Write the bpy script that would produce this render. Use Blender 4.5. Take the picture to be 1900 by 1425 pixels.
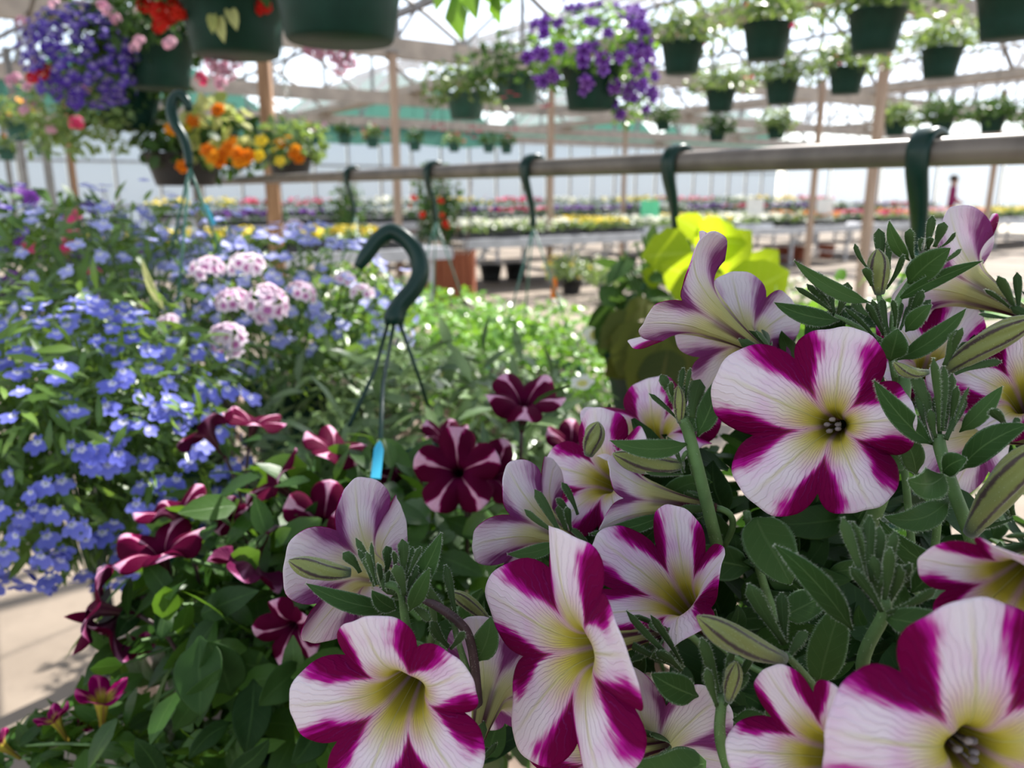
import bpy, math, random
import numpy as np
from mathutils import Vector, Matrix

for _o in list(bpy.data.objects):
    bpy.data.objects.remove(_o)
scene = bpy.context.scene
COL = scene.collection
rng = np.random.default_rng(7)
random.seed(7)

# ------------------------------------------------------------------ camera
FPX, EYE, PITCH, YAW = 1435.0, 1.30, math.radians(14.0), math.radians(34.0)
CAM = np.array([0.0, 0.0, EYE])
FH = np.array([math.sin(YAW), math.cos(YAW), 0.0])
RV = np.array([math.cos(YAW), -math.sin(YAW), 0.0])
ZV = np.array([0.0, 0.0, 1.0])
FV = FH * math.cos(PITCH) - ZV * math.sin(PITCH)
UV_ = FH * math.sin(PITCH) + ZV * math.cos(PITCH)
cam_data = bpy.data.cameras.new('camera')
cam_data.sensor_width = 36.0
cam_data.lens = FPX / 1900.0 * 36.0
cam_data.clip_start = 0.02
cam_data.clip_end = 300.0
cam_data.dof.use_dof = True
cam_data.dof.focus_distance = 0.29
cam_data.dof.aperture_fstop = 11.0
cam_data.dof.aperture_blades = 0
cam = bpy.data.objects.new('camera', cam_data)
COL.objects.link(cam)
cam.location = Vector(CAM)
cam.rotation_euler = (math.pi / 2 - PITCH, 0.0, -YAW)
scene.camera = cam

# ------------------------------------------------------------------ light
SUN_HEAD, SUN_EL = math.radians(72.0), math.radians(47.0)      # compass heading from +Y towards +X, elevation
SUN_TO = np.array([math.sin(SUN_HEAD) * math.cos(SUN_EL), math.cos(SUN_HEAD) * math.cos(SUN_EL), math.sin(SUN_EL)])
sun_data = bpy.data.lights.new('sun', 'SUN')
sun_data.energy = 9.8
sun_data.angle = math.radians(0.6)
sun_data.color = (1.0, 0.94, 0.85)
sun = bpy.data.objects.new('sun', sun_data)
COL.objects.link(sun)
sun.rotation_euler = Vector(SUN_TO).to_track_quat('Z', 'Y').to_euler()
sun.location = (8, 3, 12)

world = bpy.data.worlds.new('world')
scene.world = world
world.use_nodes = True
_wt = world.node_tree
_wt.nodes.clear()
_sky = _wt.nodes.new('ShaderNodeTexSky')
_sky.sky_type = 'NISHITA'
_sky.sun_disc = False
_sky.sun_elevation = SUN_EL
_sky.sun_rotation = SUN_HEAD
_sky.air_density = 1.0
_sky.dust_density = 0.4
_sky.ozone_density = 1.0
_bg = _wt.nodes.new('ShaderNodeBackground')
_bg.inputs['Strength'].default_value = 0.20
_wo = _wt.nodes.new('ShaderNodeOutputWorld')
_hs = _wt.nodes.new('ShaderNodeHueSaturation')
_hs.inputs['Saturation'].default_value = 0.55
_wt.links.new(_sky.outputs[0], _hs.inputs['Color'])
_wt.links.new(_hs.outputs[0], _bg.inputs[0])
_wt.links.new(_bg.outputs[0], _wo.inputs[0])

scene.view_settings.view_transform = 'Standard'
scene.view_settings.look = 'None'
scene.view_settings.gamma = 1.0
scene.view_settings.use_curve_mapping = False
scene.view_settings.exposure = 0.74
scene.cycles.max_bounces = 5
scene.cycles.use_adaptive_sampling = True
scene.cycles.adaptive_threshold = 0.025
scene.cycles.diffuse_bounces = 3
scene.cycles.glossy_bounces = 2
scene.cycles.transmission_bounces = 3
scene.cycles.transparent_max_bounces = 8
scene.cycles.sample_clamp_indirect = 4.0


# ------------------------------------------------------------------ layout helpers
def W(px, py, d):
    """point of the place seen at pixel (px, py) of the 1900x1425 frame, d metres along the view axis"""
    return CAM + RV * ((px - 950.0) / FPX * d) + UV_ * ((712.5 - py) / FPX * d) + FV * d


def Wz(px, py, z):
    v = RV * ((px - 950.0) / FPX) + UV_ * ((712.5 - py) / FPX) + FV
    return CAM + v * ((z - EYE) / v[2])


def cam_dir(r, u, t):
    v = RV * r + UV_ * u - FV * t
    return v / np.linalg.norm(v)


def unit(v):
    v = np.asarray(v, float)
    n = np.linalg.norm(v)
    return v / n if n > 1e-12 else np.array([0.0, 0.0, 1.0])


def frame(z, x_hint, loc, roll=0.0, scale=1.0):
    """4x4 with local +Z along z"""
    z = unit(z)
    x = np.asarray(x_hint, float) - z * np.dot(x_hint, z)
    if np.linalg.norm(x) < 1e-5:
        x = np.cross([0.3, 0.9, 0.1], z)
    x = unit(x)
    y = np.cross(z, x)
    c, s = math.cos(roll), math.sin(roll)
    x2, y2 = x * c + y * s, y * c - x * s
    M = np.eye(4)
    M[:3, 0], M[:3, 1], M[:3, 2], M[:3, 3] = x2 * scale, y2 * scale, z * scale, loc
    return M


# ------------------------------------------------------------------ object helpers
WM = {}


def link(o, parent=None, M=None):
    """link o, with world matrix M, under parent"""
    COL.objects.link(o)
    M = Matrix.Identity(4) if M is None else (M if isinstance(M, Matrix) else Matrix(np.asarray(M).tolist()))
    if parent is not None:
        o.parent = parent
        o.matrix_parent_inverse = WM[parent.name].inverted()
    o.matrix_basis = M
    WM[o.name] = M
    return o


def root(name, loc, label, cat, group=None, kind=None):
    o = bpy.data.objects.new(name, None)
    o.empty_display_size = 0.05
    link(o, None, Matrix.Translation(Vector(loc)))
    return tag(o, label, cat, group, kind)


def tag(o, label=None, cat=None, group=None, kind=None):
    if label: o['label'] = label
    if cat: o['category'] = cat
    if group: o['group'] = group
    if kind: o['kind'] = kind
    return o


def mesh(name, v, f, mats, uv=None, mi=None, smooth=True):
    """v (n,3); f list of tuples or (m,k) array; uv per vertex (n,2)"""
    me = bpy.data.meshes.new(name)
    v = np.asarray(v, float)
    if isinstance(f, np.ndarray):
        m, k = f.shape
        me.vertices.add(len(v))
        me.vertices.foreach_set('co', v.astype(np.float32).ravel())
        me.loops.add(m * k)
        me.loops.foreach_set('vertex_index', f.astype(np.int32).ravel())
        me.polygons.add(m)
        me.polygons.foreach_set('loop_start', np.arange(0, m * k, k, dtype=np.int32))
        try:
            me.polygons.foreach_set('loop_total', np.full(m, k, dtype=np.int32))
        except Exception:
            pass
        me.update(calc_edges=True)
        me.validate()
    else:
        me.from_pydata(v.tolist(), [], f)
    for mm in (mats if isinstance(mats, (list, tuple)) else [mats]):
        me.materials.append(mm)
    if uv is not None:
        lay = me.uv_layers.new(name='UVMap')
        idx = np.empty(len(me.loops), dtype=np.int32)
        me.loops.foreach_get('vertex_index', idx)
        lay.data.foreach_set('uv', np.asarray(uv, np.float32)[idx].ravel())
    if mi is not None:
        me.polygons.foreach_set('material_index', np.asarray(mi, np.int32))
    if smooth:
        me.polygons.foreach_set('use_smooth', np.ones(len(me.polygons), dtype=bool))
    me.update()
    return me


def obj(name, me, parent=None, M=None, label=None):
    o = bpy.data.objects.new(name, me)
    link(o, parent, M)
    if label: o['label'] = label
    return o


def grid_faces(nr, nc, wrap=False, off=0):
    """quads of an nr x nc vertex grid (rows first)"""
    c = nc if wrap else nc - 1
    i, j = np.meshgrid(np.arange(nr - 1), np.arange(c), indexing='ij')
    j2 = (j + 1) % nc
    return (np.stack([i * nc + j, i * nc + j2, (i + 1) * nc + j2, (i + 1) * nc + j], -1).reshape(-1, 4) + off)


class MB:
    """collects simple shapes into one mesh"""
    def __init__(s):
        s.v, s.f, s.n = [], [], 0

    def add(s, v, f):
        v = np.asarray(v, float)
        s.v.append(v)
        s.f += [tuple(int(q) + s.n for q in t) for t in f]
        s.n += len(v)
        return s

    def box(s, c, size, ax=None):
        c = np.asarray(c, float)
        h = np.asarray(size, float) / 2
        ax = np.eye(3) if ax is None else np.asarray(ax)
        v = [c + ax[0] * h[0] * a + ax[1] * h[1] * b + ax[2] * h[2] * d for a in (-1, 1) for b in (-1, 1) for d in (-1, 1)]
        return s.add(v, [(0, 1, 3, 2), (4, 6, 7, 5), (0, 4, 5, 1), (2, 3, 7, 6), (0, 2, 6, 4), (1, 5, 7, 3)])

    def bar(s, a, b, w, h, up=(0, 0, 1)):
        a, b = np.asarray(a, float), np.asarray(b, float)
        t = unit(b - a)
        sd = np.cross(t, up)
        sd = unit(sd) if np.linalg.norm(sd) > 1e-4 else np.array([1.0, 0, 0])
        u = np.cross(sd, t)
        return s.box((a + b) / 2, (np.linalg.norm(b - a), w, h), (t, sd, u))

    def tube(s, pts, r, n=8, cap=True):
        v, f = tube(pts, r, n, cap)
        return s.add(v, f)

    def build(s, name, mat, parent=None, smooth=False, label=None, M=None):
        return obj(name, mesh(name, np.concatenate(s.v), s.f, mat, smooth=smooth), parent, M, label)


def tangents(p):
    t = np.gradient(p, axis=0)
    return t / np.maximum(np.linalg.norm(t, axis=1, keepdims=True), 1e-9)


def tube(pts, r, n=8, cap=True):
    p = np.asarray(pts, float)
    r = np.broadcast_to(np.asarray(r, float), (len(p),))
    t = tangents(p)
    ref = np.array([0.31, 0.17, 0.93]) if abs(t[0][2]) < 0.8 else np.array([0.9, 0.3, 0.1])
    nn = unit(np.cross(t[0], ref))
    v = []
    a = np.arange(n) * 2 * math.pi / n
    for i in range(len(p)):
        nn = unit(nn - t[i] * np.dot(nn, t[i]))
        b = np.cross(t[i], nn)
        v.append(p[i] + r[i] * (np.cos(a)[:, None] * nn + np.sin(a)[:, None] * b))
    v = np.concatenate(v)
    f = [tuple(q) for q in grid_faces(len(p), n, True)]
    if cap:
        f += [tuple(range(n))[::-1], tuple(range((len(p) - 1) * n, len(p) * n))]
    return v, f


def bez(a, b, c, n):
    t = np.linspace(0, 1, n)[:, None]
    return (1 - t) ** 2 * a + 2 * t * (1 - t) * b + t * t * c


def crv(pts, n):
    """Catmull-Rom through pts"""
    p = np.asarray(pts, float)
    p = np.vstack([2 * p[0] - p[1], p, 2 * p[-1] - p[-2]])
    m = len(p) - 3
    out = []
    for q in np.linspace(0, m - 1e-6, n):
        i = int(q)
        t = q - i
        a, b, c, d = p[i:i + 4]
        out.append(0.5 * (2 * b + (c - a) * t + (2 * a - 5 * b + 4 * c - d) * t * t + (3 * b - a - 3 * c + d) * t ** 3))
    return np.array(out)


def lathe(prof, n=28):
    """prof list of (r, z) -> v, f"""
    a = np.arange(n) * 2 * math.pi / n
    v = np.concatenate([np.stack([r * np.cos(a), r * np.sin(a), np.full(n, z)], -1) for r, z in prof])
    return v, [tuple(q) for q in grid_faces(len(prof), n, True)]


def sstep(x, lo, hi):
    t = np.clip((np.asarray(x, float) - lo) / (hi - lo), 0, 1)
    return t * t * (3 - 2 * t)


def in_poly(poly, n):
    poly = np.asarray(poly, float)
    lo, hi = poly.min(0), poly.max(0)
    out = []
    while len(out) < n:
        x, y = rng.uniform(lo, hi)
        c, j = False, len(poly) - 1
        for i in range(len(poly)):
            if (poly[i][1] > y) != (poly[j][1] > y) and x < (poly[j][0] - poly[i][0]) * (y - poly[i][1]) / (poly[j][1] - poly[i][1]) + poly[i][0]:
                c = not c
            j = i
        if c: out.append((x, y))
    return np.array(out)


def bake(base, mats4):
    """base (v, f (m,k) array, uv) repeated by every 4x4"""
    v, f, uv = base
    M = np.asarray(mats4)
    vv = np.einsum('kij,nj->kni', M[:, :3, :3], v) + M[:, None, :3, 3]
    ff = f[None] + (np.arange(len(M)) * len(v))[:, None, None]
    return vv.reshape(-1, 3), ff.reshape(-1, f.shape[1]), np.tile(uv, (len(M), 1))


def copies(name, me, mats4, parent):
    """the same mesh at many places, each an object of its own"""
    src = bpy.data.objects.new(name, me)
    out = []
    inv = WM[parent.name].inverted()
    for i, M in enumerate(mats4):
        o = src if i == 0 else src.copy()
        COL.objects.link(o)
        o.parent = parent
        o.matrix_parent_inverse = inv
        o.matrix_basis = Matrix(np.asarray(M).tolist())
        WM[o.name] = o.matrix_basis.copy()
        out.append(o)
    return out

# ------------------------------------------------------------------ materials
class NT:
    def __init__(s, name):
        s.mat = bpy.data.materials.new(name)
        s.mat.use_nodes = True
        s.nt = s.mat.node_tree
        s.nt.nodes.clear()
        s.out = s.nt.nodes.new('ShaderNodeOutputMaterial')

    def put(s, sock, val):
        if isinstance(val, bpy.types.NodeSocket):
            s.nt.links.new(val, sock)
        elif val is not None:
            try:
                sock.default_value = val
            except Exception:
                sock.default_value = (*val, 1.0)

    def n(s, typ, ins=None, **props):
        nd = s.nt.nodes.new(typ)
        for k, v in props.items():
            setattr(nd, k, v)
        for k, v in (ins or {}).items():
            s.put(nd.inputs[k], v)
        return nd

    def m(s, op, a, b=None, c=None, clamp=False):
        nd = s.nt.nodes.new('ShaderNodeMath')
        nd.operation = op
        nd.use_clamp = clamp
        for i, x in enumerate((a, b, c)):
            if x is not None: s.put(nd.inputs[i], x)
        return nd.outputs[0]

    def ss(s, x, lo, hi, a=0.0, b=1.0):
        nd = s.n('ShaderNodeMapRange', {'Value': x, 'From Min': lo, 'From Max': hi, 'To Min': a, 'To Max': b}, interpolation_type='SMOOTHSTEP')
        return nd.outputs[0]

    def ramp(s, fac, stops, mode='LINEAR'):
        nd = s.n('ShaderNodeValToRGB', {'Fac': fac})
        cr = nd.color_ramp
        cr.interpolation = mode
        while len(cr.elements) < len(stops): cr.elements.new(0.5)
        for e, (p, c) in zip(cr.elements, stops):
            e.position = p
            e.color = (c, c, c, 1) if isinstance(c, (int, float)) else (*c, 1)
        return nd.outputs[0]

    def mix(s, fac, a, b, blend='MIX'):
        nd = s.n('ShaderNodeMix', data_type='RGBA', blend_type=blend)
        s.put(nd.inputs[0], fac)
        s.put(nd.inputs[6], a if isinstance(a, bpy.types.NodeSocket) else (*a, 1))
        s.put(nd.inputs[7], b if isinstance(b, bpy.types.NodeSocket) else (*b, 1))
        return nd.outputs[2]

    def noise(s, vec, scale, detail=2.0, rough=0.5):
        return s.n('ShaderNodeTexNoise', {'Vector': vec, 'Scale': scale, 'Detail': detail, 'Roughness': rough}).outputs[0]

    def xyz(s, x, y, z=0.0):
        return s.n('ShaderNodeCombineXYZ', {0: x, 1: y, 2: z}).outputs[0]

    def rand(s):
        return s.n('ShaderNodeObjectInfo').outputs['Random']

    def done(s, color, rough=0.5, trans=0.0, tcolor=None, spec=0.4, metal=0.0, bump=None, bstr=0.3, bdist=0.001, sheen=0.0, coat=0.0):
        p = s.n('ShaderNodeBsdfPrincipled')
        s.put(p.inputs['Base Color'], color)
        s.put(p.inputs['Roughness'], rough)
        s.put(p.inputs['Specular IOR Level'], spec)
        s.put(p.inputs['Metallic'], metal)
        s.put(p.inputs['Sheen Weight'], sheen)
        s.put(p.inputs['Coat Weight'], coat)
        res = p.outputs[0]
        if bump is not None:
            b = s.n('ShaderNodeBump', {'Strength': bstr, 'Distance': bdist, 'Height': bump})
            s.put(p.inputs['Normal'], b.outputs[0])
        if trans:
            t = s.n('ShaderNodeBsdfTranslucent')
            s.put(t.inputs[0], color if tcolor is None else tcolor)
            mx = s.n('ShaderNodeMixShader')
            s.put(mx.inputs[0], trans)
            s.nt.links.new(res, mx.inputs[1])
            s.nt.links.new(t.outputs[0], mx.inputs[2])
            res = mx.outputs[0]
        s.nt.links.new(res, s.out.inputs[0])
        return s.mat


def plain(name, col, rough=0.6, var=0.15, scale=12.0, trans=0.0, **kw):
    s = NT(name)
    co = s.n('ShaderNodeTexCoord').outputs['Object']
    nz = s.noise(co, scale, 4.0)
    c = s.mix(s.ss(nz, 0.3, 0.7), tuple(x * (1 - var) for x in col), tuple(min(1, x * (1 + var)) for x in col))
    return s.done(c, rough, trans, **kw)


def petal_mat(name, thr, cols, back=False, vein=0.55, veincol=(0.22, 0.03, 0.22), throat=((0.62, 0.53, 0.06), (0.26, 0.22, 0.015)), rib=(0.62, 0.58, 0.22), feather=0.42, soft=0.20, trans=0.32, inner=False):
    """UV: u = petal index + place across the petal, v = 0.3 at the mouth, 1 at the margin"""
    s = NT(name)
    sep = s.n('ShaderNodeSeparateXYZ', {0: s.n('ShaderNodeUVMap').outputs[0]})
    u, v = sep.outputs[0], sep.outputs[1]
    r = s.rand()
    pu = s.m('SUBTRACT', s.m('MULTIPLY', s.m('FRACT', u), 2.0), 1.0)
    a = s.m('ABSOLUTE', pu)
    r10 = s.m('MULTIPLY', r, 37.0)
    streak = s.m('SUBTRACT', s.noise(s.xyz(s.m('MULTIPLY', u, 26.0), s.m('MULTIPLY', v, 3.0), r10), 1.0, 3.0, 0.6), 0.5)
    blob = s.m('SUBTRACT', s.noise(s.xyz(s.m('MULTIPLY', u, 2.3), s.m('MULTIPLY', v, 4.0), r10), 1.0, 1.0), 0.5)
    th = s.ramp(v, thr)
    x = s.m('SUBTRACT', a, th)
    x = s.m('ADD', x, s.m('MULTIPLY', streak, feather))
    x = s.m('ADD', x, s.m('MULTIPLY', blob, 0.28))
    msk = s.ss(x, -soft, soft)
    if inner: msk = s.m('MULTIPLY', msk, s.ss(s.m('ADD', v, s.m('MULTIPLY', streak, 0.18)), 0.46, 0.64))
    pale, blush, mid, deep = cols
    bl = s.ss(s.m('ADD', s.m('MULTIPLY', a, 0.6), s.m('ADD', blob, s.m('MULTIPLY', streak, 0.5))), -0.05, 0.72)
    base = s.mix(bl, pale, blush)
    if back:
        col = s.mix(s.m('MULTIPLY', msk, 0.92), base, s.mix(s.ss(msk, 0.4, 1.0), mid, deep))
    else:
        col = s.mix(s.ss(msk, 0.02, 0.50), base, mid)
        col = s.mix(s.ss(msk, 0.42, 0.88), col, deep)
    # veins
    w = s.m('SUBTRACT', s.noise(s.xyz(s.m('MULTIPLY', u, 3.0), s.m('MULTIPLY', v, 7.0), r10), 1.0, 3.0), 0.5)
    ln = s.m('ABSOLUTE', s.m('SUBTRACT', s.m('FRACT', s.m('ADD', s.m('MULTIPLY', u, 17.0), s.m('MULTIPLY', w, 2.6))), 0.5))
    line = s.ss(ln, 0.0, 0.17, 1.0, 0.0)
    vm = s.m('MULTIPLY', line, s.ramp(v, [(0.05, 0.5), (0.32, 1.0), (0.54, 0.95), (0.75, 0.45), (0.97, 0.0)]))
    vm = s.m('MULTIPLY', vm, s.m('ADD', 0.35, s.m('MULTIPLY', s.ss(a, 0.3, 0.9), 0.75)))
    vm = s.m('MULTIPLY', vm, s.ss(s.m('ADD', streak, 0.5), 0.32, 0.6))
    # throat
    tf = s.ss(s.m('ADD', v, s.m('MULTIPLY', streak, 0.06)), 0.33, 0.70, 1.0, 0.0)
    tf = s.m('MULTIPLY', tf, s.ss(a, 0.55, 1.0, 1.0, 0.5))
    col = s.mix(tf, col, s.mix(s.ss(v, 0.12, 0.42), throat[1], throat[0]))
    rb = s.m('MULTIPLY', s.ss(a, 0.0, 0.075, 1.0, 0.0), s.ramp(v, [(0.3, 0.9), (0.7, 0.65), (0.97, 0.1)]))
    col = s.mix(s.m('MULTIPLY', rb, 0.75), col, rib)
    col = s.mix(s.m('MULTIPLY', vm, vein), col, veincol)
    if back:
        tb = s.m('MULTIPLY', s.ss(v, 0.14, 0.42, 1.0, 0.0), s.ss(s.m('ADD', a, s.m('MULTIPLY', streak, 0.5)), 0.35, 0.75))
        tb = s.m('MAXIMUM', tb, s.ss(v, 0.02, 0.16, 0.9, 0.0))
        col = s.mix(tb, col, (0.085, 0.02, 0.035))
    bmp = s.m('ADD', s.m('MULTIPLY', line, -0.4), s.m('ADD', s.m('MULTIPLY', streak, 0.8), s.m('MULTIPLY', rb, -1.0)))
    return s.done(col, 0.6, trans, tcolor=s.mix(0.35, col, s.n('ShaderNodeGamma', {0: col, 1: 0.8}).outputs[0]), spec=0.06, bump=bmp, bstr=0.6, bdist=0.0008)


def leaf_mat(name, dark, light, rib, trans=0.25, tcol=None, rough=0.55, spec=0.16, sheen=0.0, edge=None):
    s = NT(name)
    sep = s.n('ShaderNodeSeparateXYZ', {0: s.n('ShaderNodeUVMap').outputs[0]})
    u, v = sep.outputs[0], sep.outputs[1]
    r = s.rand()
    a = s.m('ABSOLUTE', s.m('SUBTRACT', s.m('MULTIPLY', u, 2.0), 1.0))
    nz = s.noise(s.n('ShaderNodeTexCoord').outputs['Object'], 60.0, 3.0)
    f = s.m('ADD', s.m('MULTIPLY', nz, 0.55), s.m('MULTIPLY', r, 0.65))
    col = s.mix(s.ss(f, 0.25, 0.9), dark, light)
    ph = s.m('FRACT', s.m('SUBTRACT', s.m('MULTIPLY', v, 7.0), s.m('MULTIPLY', a, 1.6)))
    sv = s.ss(s.m('ABSOLUTE', s.m('SUBTRACT', ph, 0.5)), 0.0, 0.10, 1.0, 0.0)
    mr = s.ss(a, 0.0, 0.10, 1.0, 0.0)
    vn = s.m('MAXIMUM', s.m('MULTIPLY', mr, 0.8), s.m('MULTIPLY', sv, 0.22))
    col = s.mix(vn, col, rib)
    if edge is not None:
        col = s.mix(s.ss(a, 0.82, 1.0, 0.0, 0.6), col, edge)
    t = s.mix(0.5, col, tcol) if tcol else col
    return s.done(col, rough, trans, tcolor=t, spec=spec, sheen=sheen, bump=s.m('SUBTRACT', s.m('MULTIPLY', nz, 0.4), vn), bstr=0.3, bdist=0.0006)


MAT = {}
STAR = [(0.30, 1.0), (0.50, 1.0), (0.60, 0.90), (0.68, 0.70), (0.78, 0.53), (0.90, 0.47), (1.0, 0.55)]
SCOL = ((0.86, 0.76, 0.81), (0.74, 0.38, 0.66), (0.50, 0.008, 0.29), (0.175, 0.0, 0.052))
MAT['petal'] = petal_mat('striped_petal', STAR, SCOL, soft=0.26, feather=0.40, vein=0.75, inner=True)
MAT['petal_back'] = petal_mat('striped_petal_back', [(0.30, 1.0), (0.5, 0.86), (0.66, 0.72), (0.8, 0.60), (1.0, 0.64)],
                              ((0.80, 0.74, 0.76), (0.72, 0.56, 0.70), (0.40, 0.05, 0.36), (0.22, 0.005, 0.16)), back=True, vein=0.3,
                              throat=((0.60, 0.57, 0.26), (0.42, 0.40, 0.14)), rib=(0.60, 0.60, 0.25), trans=0.38)
BUR = [(0.30, 0.20), (0.55, 0.10), (0.8, 0.13), (1.0, 0.34)]
BCOL = ((0.80, 0.48, 0.62), (0.62, 0.08, 0.36), (0.30, 0.0, 0.10), (0.090, 0.0, 0.022))
MAT['burgundy'] = petal_mat('burgundy_petal', BUR, BCOL, vein=0.2, throat=((0.10, 0.0, 0.03), (0.03, 0.0, 0.01)), rib=(0.7, 0.30, 0.35), feather=0.2, soft=0.12, trans=0.34)
MAT['burgundy_back'] = petal_mat('burgundy_petal_back', BUR, ((0.55, 0.25, 0.42), (0.42, 0.10, 0.30), (0.20, 0.005, 0.09), (0.10, 0.0, 0.035)), back=True, vein=0.2,
                                 throat=((0.20, 0.06, 0.10), (0.10, 0.05, 0.03)), rib=(0.45, 0.2, 0.28), trans=0.34)
MAT['pinkbell'] = petal_mat('pink_bell_petal', BUR, ((0.70, 0.10, 0.35), (0.55, 0.03, 0.25), (0.42, 0.005, 0.16), (0.25, 0.0, 0.09)), vein=0.2, trans=0.35)
MAT['violet'] = petal_mat('violet_petal', [(0.3, 0.9), (0.6, 0.5), (1.0, 0.3)], ((0.50, 0.30, 0.75), (0.36, 0.12, 0.62), (0.24, 0.03, 0.52), (0.14, 0.01, 0.36)), vein=0.2,
                          throat=((0.12, 0.02, 0.25), (0.05, 0.01, 0.1)), rib=(0.35, 0.2, 0.6), trans=0.4)

MAT['leaf'] = leaf_mat('petunia_leaf', (0.030, 0.078, 0.016), (0.062, 0.132, 0.032), (0.10, 0.18, 0.055), trans=0.24, tcol=(0.12, 0.30, 0.02), edge=(0.16, 0.26, 0.14))
MAT['sepal'] = leaf_mat('petunia_sepal', (0.034, 0.070, 0.020), (0.064, 0.116, 0.036), (0.065, 0.12, 0.040), trans=0.20, tcol=(0.12, 0.28, 0.03), edge=(0.15, 0.22, 0.12))
MAT['leaf_shaded'] = leaf_mat('petunia_shaded_leaf', (0.012, 0.038, 0.008), (0.028, 0.072, 0.014), (0.045, 0.10, 0.024), trans=0.22, tcol=(0.10, 0.26, 0.02))  # darker copy of the petunia leaf, deep foliage shade put into the colour
MAT['hair'] = plain('plant_hair', (0.62, 0.68, 0.55), 0.4, 0.05, trans=0.5)
MAT['stem'] = plain('green_stem', (0.10, 0.19, 0.06), 0.5, 0.2, 90.0, trans=0.12)
MAT['stem_purple'] = plain('purple_stem', (0.055, 0.030, 0.032), 0.5, 0.3, 120.0)
MAT['anther'] = plain('grey_anther', (0.20, 0.165, 0.17), 0.6, 0.3, 300.0)
MAT['bur_leaf'] = leaf_mat('bright_petunia_leaf', (0.018, 0.056, 0.009), (0.050, 0.128, 0.018), (0.07, 0.15, 0.03), trans=0.34, tcol=(0.22, 0.42, 0.02), rough=0.4, spec=0.3)
MAT['lob_leaf'] = leaf_mat('lobelia_leaf', (0.045, 0.12, 0.018), (0.17, 0.29, 0.045), (0.17, 0.28, 0.07), trans=0.35, tcol=(0.30, 0.45, 0.04), rough=0.3, spec=0.5)
MAT['bac_leaf'] = leaf_mat('bright_small_leaf', (0.06, 0.18, 0.018), (0.17, 0.37, 0.04), (0.25, 0.42, 0.1), trans=0.38, tcol=(0.32, 0.55, 0.03), rough=0.28, spec=0.55)
MAT['grey_leaf'] = leaf_mat('grey_green_leaf', (0.05, 0.10, 0.03), (0.15, 0.23, 0.085), (0.2, 0.28, 0.12), trans=0.25, rough=0.3, spec=0.5)
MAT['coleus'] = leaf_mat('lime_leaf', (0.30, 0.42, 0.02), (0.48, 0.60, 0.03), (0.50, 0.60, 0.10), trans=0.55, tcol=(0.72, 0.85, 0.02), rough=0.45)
MAT['coleus_shaded'] = leaf_mat('shaded_bronze_lime_leaf', (0.045, 0.06, 0.012), (0.10, 0.11, 0.015), (0.14, 0.12, 0.03), trans=0.25, tcol=(0.14, 0.18, 0.02))  # bronze lime leaf with the shade on the lower leaves put into its colour
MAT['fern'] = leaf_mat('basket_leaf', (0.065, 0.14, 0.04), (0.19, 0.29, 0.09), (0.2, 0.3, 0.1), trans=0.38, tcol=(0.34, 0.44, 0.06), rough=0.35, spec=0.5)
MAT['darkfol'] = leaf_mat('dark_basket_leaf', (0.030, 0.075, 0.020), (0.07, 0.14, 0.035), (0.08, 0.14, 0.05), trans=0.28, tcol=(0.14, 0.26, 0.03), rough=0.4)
MAT['yel_leaf'] = leaf_mat('yellow_cream_leaf', (0.30, 0.38, 0.06), (0.62, 0.62, 0.26), (0.5, 0.5, 0.2), trans=0.4)


def flower_mat(name, c0, c1, eye=None, trans=0.35, eye_r=0.28):
    """UV v = 0 at the centre, 1 at the margin"""
    s = NT(name)
    sep = s.n('ShaderNodeSeparateXYZ', {0: s.n('ShaderNodeUVMap').outputs[0]})
    v = sep.outputs[1]
    col = s.mix(s.m('MULTIPLY', s.rand(), 1.0), c0, c1)
    if eye is not None:
        col = s.mix(s.ss(v, eye_r * 0.6, eye_r * 1.4, 1.0, 0.0), col, eye)
    return s.done(col, 0.55, trans, spec=0.25)


MAT['lobelia'] = flower_mat('blue_lobelia_petal', (0.15, 0.17, 0.66), (0.27, 0.29, 0.84), (0.75, 0.75, 0.9), eye_r=0.13)
MAT['lobelia_pale'] = flower_mat('pale_lobelia_petal', (0.28, 0.30, 0.66), (0.42, 0.44, 0.80), (0.8, 0.8, 0.9), eye_r=0.12)
MAT['lobelia_deep'] = flower_mat('indigo_lobelia_petal', (0.05, 0.02, 0.27), (0.11, 0.045, 0.46), (0.35, 0.3, 0.6))
MAT['verbena'] = flower_mat('pink_verbena_petal', (0.84, 0.68, 0.78), (0.90, 0.82, 0.86), (0.62, 0.18, 0.46), eye_r=0.24)
MAT['white_fl'] = flower_mat('white_petal', (0.80, 0.80, 0.72), (0.88, 0.88, 0.82), (0.7, 0.65, 0.2))
MAT['yellow_fl'] = flower_mat('yellow_petal', (0.80, 0.58, 0.03), (0.88, 0.72, 0.08))
MAT['orange_fl'] = flower_mat('orange_petal', (0.80, 0.22, 0.01), (0.86, 0.38, 0.02))
MAT['red_fl'] = flower_mat('red_petal', (0.62, 0.012, 0.008), (0.75, 0.03, 0.01))
MAT['rose_fl'] = flower_mat('rose_petal', (0.62, 0.03, 0.14), (0.78, 0.10, 0.22))
MAT['pink_fl'] = flower_mat('pale_pink_petal', (0.70, 0.34, 0.48), (0.82, 0.52, 0.62))
MAT['purple_fl'] = flower_mat('dark_purple_petal', (0.10, 0.02, 0.20), (0.20, 0.05, 0.34))

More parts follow.
